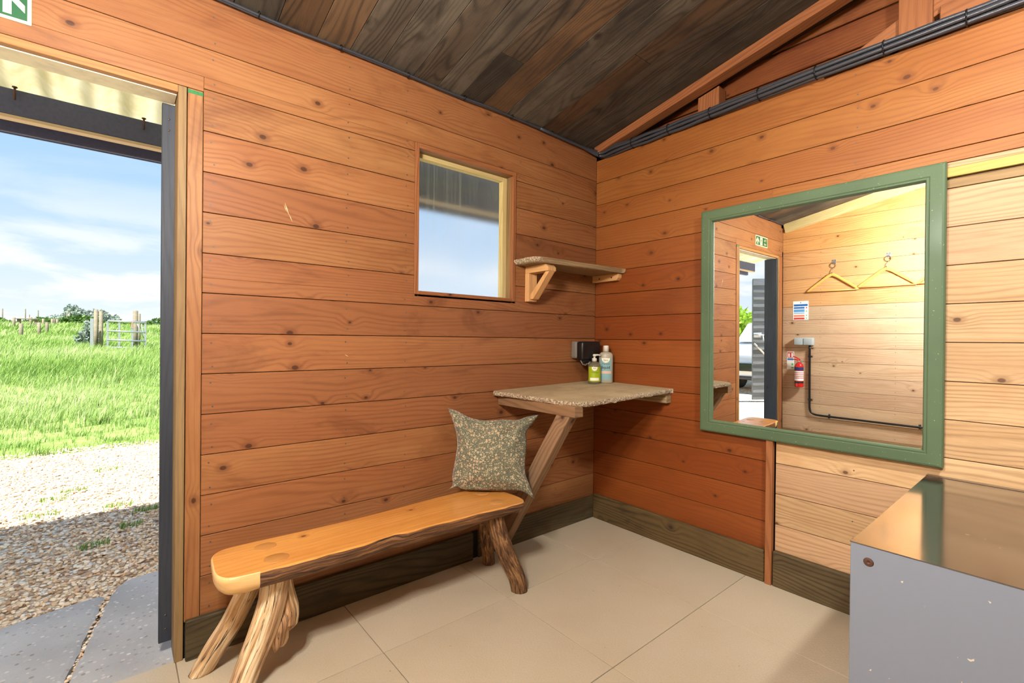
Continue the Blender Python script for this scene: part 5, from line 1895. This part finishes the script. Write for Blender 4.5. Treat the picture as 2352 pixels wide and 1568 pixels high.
def stones(cx, cy, cz, rmin, rmax, seed):
    r = np.random.default_rng(seed)
    n = len(cx)
    sc = r.uniform(rmin, rmax, (n, 1)) * r.uniform(0.7, 1.3, (n, 3)) * np.array([1.0, 1.0, 0.55])
    V = ico_v[None] * (1 + r.uniform(-0.22, 0.22, (n, 12, 1))) * sc[:, None, :]
    a = r.uniform(0, 6.28, n)
    b = r.uniform(-0.4, 0.4, n)
    ca, sa, cb_, sb_ = np.cos(a), np.sin(a), np.cos(b), np.sin(b)
    x, y, z = V[..., 0], V[..., 1], V[..., 2]
    y2, z2 = y * cb_[:, None] - z * sb_[:, None], y * sb_[:, None] + z * cb_[:, None]
    x3, y3 = x * ca[:, None] - y2 * sa[:, None], x * sa[:, None] + y2 * ca[:, None]
    W = np.stack([x3 + cx[:, None], y3 + cy[:, None], z2 + cz[:, None]], -1).reshape(-1, 3)
    F = (ico_f[None] + (np.arange(n) * 12)[:, None, None]).reshape(-1, 3)
    tone = np.ones((n, 12, 4))
    tone[..., 0] = r.beta(1.6, 1.6, n)[:, None]
    tone[..., 1] = r.uniform(0, 1, n)[:, None]
    return W, F, tone.reshape(-1, 4)


n = 26000
r = np.random.default_rng(21)
px = r.uniform(-4.2, -1.3, n)
py = 0.66 + 4.1 * r.uniform(0, 1, n) ** 1.25
edge = np.where(px < -2.39, 0.80 + (px + 2.39) * 0.16, 0.93)
keep = py > np.maximum(edge, 0.66)
px, py = px[keep], py[keep]
V, F, T_ = stones(px, py, np.full(len(px), -0.060) + r.uniform(0, 0.012, len(px)), 0.006, 0.013, 5)
gs = np_mesh('gravel', V, F, M['pebble'], T_)
tag(gs, 'loose brown and cream gravel stones beyond the concrete', 'gravel', kind='stuff')
# stones caught in the crack
ck = np.array(crack)
tt = r.uniform(0, 1, 170) * (len(ck) - 1.001)
k = tt.astype(int)
q = ck[k] + (ck[k + 1] - ck[k]) * (tt - k)[:, None]
V, F, T_ = stones(q[:, 0] + r.normal(0, 0.006, 170), np.maximum(q[:, 1], 0.03), np.full(170, -0.050) + r.uniform(-.006, 0.010, 170), 0.004, 0.009, 6)
tag(np_mesh('crack_gravel', V, F, M['pebble'], T_), 'grit and small stones caught in the concrete crack', 'gravel', kind='stuff')


# grass
def blades(n, y0, y1, fx, h0, h1, wd, seed, zoff=0.0, power=1.0, clump=0.0):
    r = np.random.default_rng(seed)
    y = y0 + (y1 - y0) * r.uniform(0, 1, n) ** power
    xa, xb = fx(y)
    x = xa + (xb - xa) * r.uniform(0, 1, n)
    if clump:
        x = x + 0.10 * np.sin(x * 9 + y * 5)
        y = y + 0.10 * np.sin(y * 8 - x * 6)
    z = np.array([ground_z(v) for v in y]) + zoff
    mod = 0.65 + 0.5 * (np.sin(x * 2.1 + y * 1.3) * np.sin(y * 1.7 - x) * 0.5 + 0.5)
    h = r.uniform(h0, h1, n) * mod
    a = r.uniform(0, 6.28, n)
    lean = r.uniform(0.15, 0.7, n) * h
    la = r.normal(0.4, 0.9, n)
    lx, ly = np.cos(la) * lean, np.sin(la) * lean
    wx, wy = np.cos(a) * wd / 2 * (0.6 + 0.8 * r.uniform(0, 1, n)), np.sin(a) * wd / 2
    V = np.zeros((n, 5, 3))
    V[:, 0] = np.stack([x - wx, y - wy, z - 0.02], -1)
    V[:, 1] = np.stack([x + wx, y + wy, z - 0.02], -1)
    V[:, 2] = np.stack([x + lx * 0.35 + wx * 0.8, y + ly * 0.35 + wy * 0.8, z + h * 0.6], -1)
    V[:, 3] = np.stack([x + lx * 0.35 - wx * 0.8, y + ly * 0.35 - wy * 0.8, z + h * 0.6], -1)
    V[:, 4] = np.stack([x + lx, y + ly, z + h], -1)
    b = (np.arange(n) * 5)[:, None]
    F = np.concatenate([b + np.array([[0, 1, 2]]), b + np.array([[0, 2, 3]]), b + np.array([[3, 2, 4]])])
    T = np.ones((n, 5, 4))
    T[..., 0] = np.clip(r.normal(0.45, 0.2, n) + 0.25 * (np.sin(x * 0.7 + 1) * np.sin(y * 0.55)), 0, 1)[:, None]
    return V.reshape(-1, 3), F, T.reshape(-1, 4)


wedge = lambda y: (-2.37 - 0.155 * (y + 2) - 0.5, -2.37 + 0.085 * (y + 2) + 0.5)
parts = [blades(9000, 4.55, 7.5, wedge, 0.03, 0.09, 0.006, 1, clump=1), blades(17000, 6.2, 13, wedge, 0.08, 0.24, 0.007, 2, clump=1),
         blades(18000, 11, 24, wedge, 0.12, 0.34, 0.012, 3, clump=1), blades(14000, 22, 40, wedge, 0.14, 0.34, 0.022, 4), blades(9000, 38, 53, wedge, 0.2, 0.45, 0.05, 5)]
Vs, Fs, Ts, o_ = [], [], [], 0
for V, F, T in parts:
    Vs.append(V)
    Fs.append(F + o_)
    Ts.append(T)
    o_ += len(V)
gr = np_mesh('grass', np.concatenate(Vs), np.concatenate(Fs), M['grass'], np.concatenate(Ts))
tag(gr, 'long bright green meadow grass', 'grass', kind='stuff')
# tufts growing through the gravel
spots = [(-2.62, 2.90, 0.08), (-2.75, 2.35, 0.10), (-2.36, 2.28, 0.08), (-2.47, 1.55, 0.07), (-2.30, 1.78, 0.06), (-2.72, 2.72, 0.08), (-2.42, 3.5, 0.1), (-2.22, 2.05, 0.07)]
for i, (x, y, rr_) in enumerate(spots):
    f2 = lambda yy, x=x, rr_=rr_: (np.full_like(yy, x - rr_), np.full_like(yy, x + rr_))
    V, F, T = blades(90, y - rr_ * 0.5, y + rr_ * 0.5, f2, 0.015, 0.045, 0.004, 40 + i, zoff=-0.004)
    o = np_mesh('grass_tuft', V, F, M['grass'], T)
    where = ['widest tuft by the sunlit edge', 'long low tuft at the shadow line', 'tuft in the shade line near the black board', 'bright tuft in the shaded gravel', 'tuft close to the black board in shade', 'sparse tuft in the sunlit gravel', 'tuft nearest the field', 'small tuft at the shadow edge by the door frame'][i]
    tag(o, 'green grass ' + where, 'grass tuft', 'grass tufts in the gravel')

# canopy over the door
cn_ = thing('canopy', (-2.0, 0.7, 2.3), 'cream corrugated sheet canopy over the doorway with black beam', 'canopy')
P, P2 = [], []
xa = -5.2
while xa < -1.68:
    zw = 0.028 * math.sin(2 * math.pi * xa / 0.142)
    P.append([(xa, yv, 2.452 - 0.19 * yv + zw) for yv in (0.02, 0.3, 0.6, 0.9, 1.09, 1.20)])
    xa += 0.0118
mb = MB()
mb.grid(P)
mb.build('sheet', [M['canopy']], cn_)
mb = MB()
SFM = Matrix.Translation((0, 0, 2.452)) @ Matrix.Rotation(-math.atan(0.19), 4, 'X')
for k in range(7):
    mb.box((-1.73, 0.10 + 0.155 * k, -0.01), (1.3, 0.252 + 0.155 * k, 0.02), 0, 0.002, M=SFM)
mb.build('soffit', [plain('slate_blue_paint', (84, 94, 134), 0.6)], cn_)
mb = MB()
mb.box((-5.1, 1.0, 2.097), (1.25, 1.046, 2.210), 0, 0.002)
mb.build('beam', [M['slate']], cn_)
mb = MB()
mb.box((-5.1, 0.998, 2.083), (1.25, 1.050, 2.0965), 0, 0.003)
mb.build('beam_underside', [plain('pale_beam_underside', (206, 184, 152), 0.8)], cn_)
mb = MB()
mb.box((-5.1, 1.10, 2.050), (1.25, 1.122, 2.19), 0, 0.002)
mb.box((-5.1, 1.1205, 2.046), (1.25, 1.126, 2.052), 0)
mb.build('fascia', [M['slate']], cn_)
for x in (-2.72, -2.275, -1.85):
    mb = MB()
    mb.tube([(x, 0.985, 2.16), (x, 0.985, 2.215)], 0.004, 6)
    mb.lathe([(0.009, 0), (0.009, 0.004), (0, 0.004)], 8, M=Matrix.Translation((x, 0.985, 2.212)))
    mb.build('roof_bolt', [M['rust']], cn_)
mb = MB()
mb.box((-3.50, 0.99, -0.08), (-3.41, 1.08, 2.083), 2, 0.004)
tag(mb.build('canopy_post', [M['black_board']]), 'black square post under the canopy left of the doorway', 'post', kind='structure')


# posts, gate, hedge, trees
def round_post(x, y, h, r_, label, group, mat='post'):
    z = ground_z(y) - 0.1
    mb = MB()
    mb.lathe([(r_, 0.0), (r_ * 1.02, h * 0.5), (r_ * 0.98, h + 0.09), (r_ * 0.85, h + 0.1), (0, h + 0.1)], 12, M=Matrix.Translation((x, y, z)))
    return tag(mb.build('fence_post', [M[mat]]), label, 'post', group)


def at(u, y):
    """world x on the ground plan for a bearing u = dx/dy from the viewing place"""
    return CAM.x + u * (y - CAM.y)


for (u, y, h, lab) in ((-0.1085, 36.0, 0.78, 'thick short wooden post standing first in the left field row'), (-0.0897, 38.5, 0.78, 'short wooden post in the middle of the left field row'), (-0.0812, 40.0, 0.74, 'short wooden post nearest the gate in the left field row')):
    round_post(at(u, y), y, h, 0.085, lab, 'short posts in the field')
for i, (u, y, h) in enumerate(((-0.116, 47.0, 0.75), (-0.0985, 50.2, 0.7), (-0.0852, 50.0, 0.62), (-0.0755, 51.0, 0.6), (-0.0735, 51.5, 0.6), (-0.0700, 52.0, 0.55))):
    round_post(at(u, y), y, h, 0.085, ['far post left of the table in the back row', 'far post at the table in the back row', 'far post just right of the table in the back row', 'far post fourth in the back row', 'far post fifth in the back row', 'far post nearest the gate in the back row'][i], 'far short posts')
for i, (u, h) in enumerate(((-0.1275, 1.25), (-0.1042, 1.3), (-0.0908, 1.2), (-0.1000, 0.8), (-0.0562, 1.1), (-0.0592, 1.1), (0.0255, 0.9))):
    round_post(at(u, 57.0), 57.0, h, 0.042, ['skyline fence post furthest left above the hedge', 'second skyline fence post above the hedge', 'third skyline fence post beside the bush', 'thin low skyline post between two taller ones', 'leaning pale post in front of the bush', 'pale post with a crosspiece before the bush', 'lone skyline post right of the gate'][i], 'skyline fence posts')
tbx = at(-0.1015, 48.5)
mb = MB()
zt = ground_z(48.5)
mb.box((tbx - 0.62, 48.0, zt + 0.60), (tbx + 0.62, 48.8, zt + 0.66), 0, 0.01)
tbl = thing('picnic_table', (tbx, 48.4, zt), 'distant low wooden table in the field before the hedge', 'table')
mb.build('tabletop', [M['post']], tbl)
for sx_ in (-0.45, 0.45):
    mb = MB()
    mb.box((tbx + sx_ - 0.08, 48.1, zt - 0.1), (tbx + sx_ + 0.08, 48.7, zt + 0.60), 2, 0.01)
    mb.build('leg', [M['post']], tbl)

GY = 22.6
gz = ground_z(GY)
round_post(at(-0.0195, GY + 0.3), GY + 0.3, 1.55, 0.065, 'pale wooden gate post left of the metal gate', 'gate posts')
round_post(at(-0.0255, GY + 0.4), GY + 0.4, 1.60, 0.07, 'yellowish wooden gate post behind the left gate post', 'gate posts')
round_post(at(0.0235, GY + 0.5), GY + 0.5, 1.62, 0.085, 'tall wooden gate post behind the metal gate', 'gate posts')
round_post(at(0.0282, GY + 1.6), GY + 1.6, 1.5, 0.055, 'darker wooden post behind the tall gate post', 'gate posts')
gt = thing('metal_gate', (at(0.013, GY), GY, gz), 'galvanised metal field gate with four rails', 'gate')
xl, xr = at(-0.0115, GY), at(0.0365, GY)
zb, ztp = gz + 0.10, gz + 1.14
mb = MB()
for k, f_ in enumerate((0.0, 0.28, 0.62, 1.0)):
    zz = zb + (ztp - zb) * f_
    mb.tube([(xl, GY, zz + 0.03), (xr, GY, zz - 0.03 + 0.03 * f_)], 0.034 if k < 3 else 0.042, 8)
mb.build('rail', [M['steel']], gt)
for f_ in (0.0, 0.30, 0.645, 1.0):
    x = xl + (xr - xl) * f_
    mb = MB()
    mb.box((x - 0.035, GY - 0.012, zb - 0.10 - (0.05 if f_ in (0.30, 0.645) else 0.0)), (x + 0.035, GY + 0.012, ztp + 0.02), 2, 0.004)
    mb.build('upright', [M['steel']], gt)
mb = MB()
mb.tube([(xr - 0.05, GY, zb + 0.4), (xr - 0.28, GY, ztp - 0.02)], 0.016, 6)
mb.tube([(xr - 0.02, GY, zb + 0.1), (xr - 0.12, GY, ztp - 0.04)], 0.016, 6)
mb.build('brace', [M['steel']], gt)
mb = MB()
xt_ = at(0.0200, GY)
mb.tube([(xt_, GY - 0.04, ztp + 0.02), (xt_ - 0.04, GY - 0.05, ztp - 0.08), (xt_ + 0.03, GY - 0.05, ztp - 0.16), (xt_ - 0.07, GY - 0.05, ztp - 0.18)], 0.012, 6)
mb.build('twine', [plain('orange_twine', (232, 120, 60), 0.8)], gt)
mb = MB()
xg = at(-0.0305, GY)
mb.box((xg - 0.05, GY, gz - 0.05), (xg + 0.05, GY + 0.03, gz + 1.25), 2, 0.004)
tag(mb.build('gate_end', [M['steel']]), 'upright end of another metal gate seen edge on', 'gate')


def foliage(name, cx, cy, cz, rx, ry, rz, n, size, seed, mat, label, cat, skew=0.0, kind=None):
    r = np.random.default_rng(seed)
    d = r.normal(0, 1, (n, 3))
    d /= np.linalg.norm(d, axis=1)[:, None]
    rad = r.uniform(0.35, 1.0, n) ** 0.5
    lump = 1 + 0.18 * np.sin(d[:, 0] * 7 + seed) + 0.14 * np.sin(d[:, 2] * 9 + d[:, 1] * 5)
    p = d * (rad * lump)[:, None] * np.array([rx, ry, rz])
    p[:, 2] = np.abs(p[:, 2])
    p[:, 0] += skew * p[:, 2]
    p += np.array([cx, cy, cz])
    u = r.normal(0, 1, (n, 3))
    u /= np.linalg.norm(u, axis=1)[:, None]
    v = np.cross(u, r.normal(0, 1, (n, 3)))
    v /= np.linalg.norm(v, axis=1)[:, None]
    s = size * r.uniform(0.5, 1.3, (n, 1))
    V = np.stack([p - u * s, p + v * s * 0.5, p + u * s, p - v * s * 0.5], 1).reshape(-1, 3)
    F = (np.arange(n) * 4)[:, None] + np.arange(4)[None]
    T = np.ones((n, 4, 4))
    T[..., 0] = np.clip(r.normal(0.5, 0.25, n), 0, 1)[:, None]
    o = np_mesh(name, V, F, M[mat], T.reshape(-1, 4))
    if label:
        tag(o, label, cat, kind=kind)
    return o


hr = np.random.default_rng(77)
parts = []
n = 9000
hx_ = hr.uniform(-24, 12, n)
hy_ = hr.uniform(54.5, 56.5, n)
hz_ = 2.0 + hr.uniform(0, 1, n) * (0.55 + 0.25 * np.sin(hx_ * 0.9) + 0.15 * np.sin(hx_ * 2.3))
u = hr.normal(0, 1, (n, 3)); u /= np.linalg.norm(u, axis=1)[:, None]
v = np.cross(u, hr.normal(0, 1, (n, 3))); v /= np.linalg.norm(v, axis=1)[:, None]
p = np.stack([hx_, hy_, hz_], -1)
s = 0.16 * hr.uniform(0.5, 1.3, (n, 1))
V = np.stack([p - u * s, p + v * s * 0.5, p + u * s, p - v * s * 0.5], 1).reshape(-1, 3)
F = (np.arange(n) * 4)[:, None] + np.arange(4)[None]
T = np.ones((n, 4, 4)); T[..., 0] = np.clip(hr.normal(0.4, 0.25, n), 0, 1)[:, None]
tag(np_mesh('hedge', V, F, M['hedge'], T.reshape(-1, 4)), 'long dark green hedge along the skyline', 'hedge')
bu = thing('hawthorn_bush', (at(-0.04, 60), 60, 2.1), 'windswept pale grey green bush on the skyline behind the hedge', 'bush')
o = foliage('foliage', at(-0.041, 60), 60, 2.1, 2.2, 1.8, 1.55, 6000, 0.17, 3, 'thorn', None, None, skew=-0.15)
o.parent = bu; o.matrix_parent_inverse = Matrix.Translation(-bu.location)
o = foliage('foliage', at(-0.014, 60), 60.3, 2.1, 1.5, 1.5, 0.95, 2600, 0.16, 4, 'thorn', None, None, skew=-0.2)
o.parent = bu; o.matrix_parent_inverse = Matrix.Translation(-bu.location)
mb = MB()
for k in range(5):
    mb.tube([(at(-0.04, 60) + 0.3 * k - 0.6, 60, 2.0), (at(-0.04, 60) + 0.5 * k - 1.0, 60, 3.2)], [0.09, 0.04], 6)
mb.build('stem', [M['bark_rough']], bu)
foliage('flowering_weed', at(-0.034, 25), 25.2, ground_z(25) + 0.1, 0.40, 0.35, 0.95, 900, 0.09, 9, 'thorn', 'tall pale flowering weed left of the gate posts', 'plant')

# neighbouring shed door, seen in the mirror
sdr = thing('shed_door', (-6.75, 1.25, -0.1), 'grey weatherboarded shed door with a bolt, seen in the mirror through the doorway', 'door')
SA = math.atan2(-0.642, -0.767)
LM = Matrix.Translation((-6.40, 1.55, 0.0)) @ Matrix.Rotation(SA, 4, 'Z')
mb = MB()
mb.box((0.0, -0.03, -0.02), (0.92, 0.0, 2.12), 0, 0.002, M=LM)
zz = -0.02
while zz < 2.1:
    z1 = min(zz + 0.127, 2.12)
    T = LM @ Matrix.Translation((0.0, 0.006, zz)) @ Matrix.Rotation(math.radians(6), 4, 'X')
    mb.box((0.0, -0.008, 0.0), (0.92, 0.010, z1 - zz + 0.014), 0, 0.002, M=T)
    zz += 0.127
leaf = mb.build('door_leaf', [M['grey_board']], sdr)
mb = MB()
mb.box((0.0, 0.024, 1.09), (0.14, 0.040, 1.17), 0, 0.004, M=LM)
mb.tube([LM @ Vector((0.0, 0.05, 1.13)), LM @ Vector((0.20, 0.05, 1.13))], 0.014, 8)
mb.tube([LM @ Vector((0.15, 0.05, 1.13)), LM @ Vector((0.15, 0.075, 1.04)), LM @ Vector((0.19, 0.075, 1.03))], 0.014, 8)
sub(mb.build('bolt', [M['steel']]), leaf)
mb = MB()
mb.tube([LM @ Vector((0.0, 0.05, 0.985)), LM @ Vector((0.19, 0.05, 0.79))], 0.014, 8)
sub(mb.build('stay_bar', [M['white_plastic']]), leaf)
mb = MB()
mb.box((0.93, -0.06, -0.15), (1.03, 0.04, 2.25), 2, 0.004, M=LM)
mb.build('door_post', [M['black_board']], sdr)

# the yard to the west, seen in the mirror: a white car and a tree
car = thing('car', (-9.8, 2.05, -0.06), 'white car parked in the yard, glimpsed in the mirror', 'car')
cz0 = -0.06
mb = MB()
side_ = [(-7.70, 0.30), (-7.72, 0.62), (-7.80, 0.80), (-8.75, 0.98), (-9.45, 1.46), (-11.0, 1.50), (-11.8, 1.10), (-11.95, 0.60), (-11.90, 0.30)]
mb.prism([(p[0], p[1]) for p in side_], -2.90, -1.20, 0, 0.05, M=Matrix(((1, 0, 0, 0), (0, 0, -1, 0), (0, 1, 0, cz0), (0, 0, 0, 1))), seg=2)
mb.build('body', [M['car_paint']], car, smooth=40)
mb = MB()
mb.prism([(-8.82, 1.00), (-9.44, 1.43), (-9.40, 1.46), (-8.75, 1.0)], -2.75, -1.35, 0, M=Matrix(((1, 0, 0, 0.03), (0, 0, -1, 0), (0, 1, 0, cz0 + 0.025), (0, 0, 0, 1))))
mb.box((-10.9, 1.190, cz0 + 1.05), (-9.5, 1.197, cz0 + 1.40), 0, 0.002)
mb.build('windscreen', [M['lamp_glass']], car)  # pale glass stands in for bright sky reflected in the windscreen
mb = MB()
mb.box((-7.705, 1.45, cz0 + 0.44), (-7.675, 2.66, cz0 + 0.60), 1, 0.01)
mb.box((-7.69, 1.50, cz0 + 0.26), (-7.66, 2.60, cz0 + 0.33), 1, 0.01)
mb.build('grille', [M['car_glass']], car)
for yy in (1.28, 2.48):
    mb = MB()
    mb.box((-7.73, yy, cz0 + 0.52), (-7.67, yy + 0.34, cz0 + 0.66), 1, 0.02, seg=2)
    mb.build('headlamp', [M['lamp_glass']], car)
for xx in (-8.55, -11.1):
    for yy in (1.19, 2.72):
        mb = MB()
        TM = Matrix.Translation((xx, yy, cz0 + 0.31)) @ Matrix.Rotation(math.pi / 2, 4, 'X')
        mb.lathe([(0.18, -0.10), (0.30, -0.10), (0.315, -0.06), (0.315, 0.06), (0.30, 0.10), (0.18, 0.10)], 24, M=TM)
        mb.lathe([(0.0, -0.09), (0.19, -0.09), (0.19, 0.09), (0.0, 0.09)], 20, mat=1, M=TM)
        mb.build('wheel', [M['tyre'], M['steel']], car)
tr = thing('tree', (-13.2, 5.0, -0.1), 'lime green tree in the yard, glimpsed in the mirror', 'tree')
o = foliage('foliage', -13.2, 5.0, 1.05, 1.2, 1.2, 0.85, 1800, 0.12, 13, 'tree', None, None)
o.parent = tr; o.matrix_parent_inverse = Matrix.Translation(-tr.location)
mb = MB()
mb.tube([(-13.2, 5.0, -0.15), (-13.25, 5.05, 0.8), (-13.2, 5.0, 1.9)], [0.12, 0.10, 0.06], 8)
mb.build('trunk', [M['bark_rough']], tr)
bpy.context.view_layer.update()
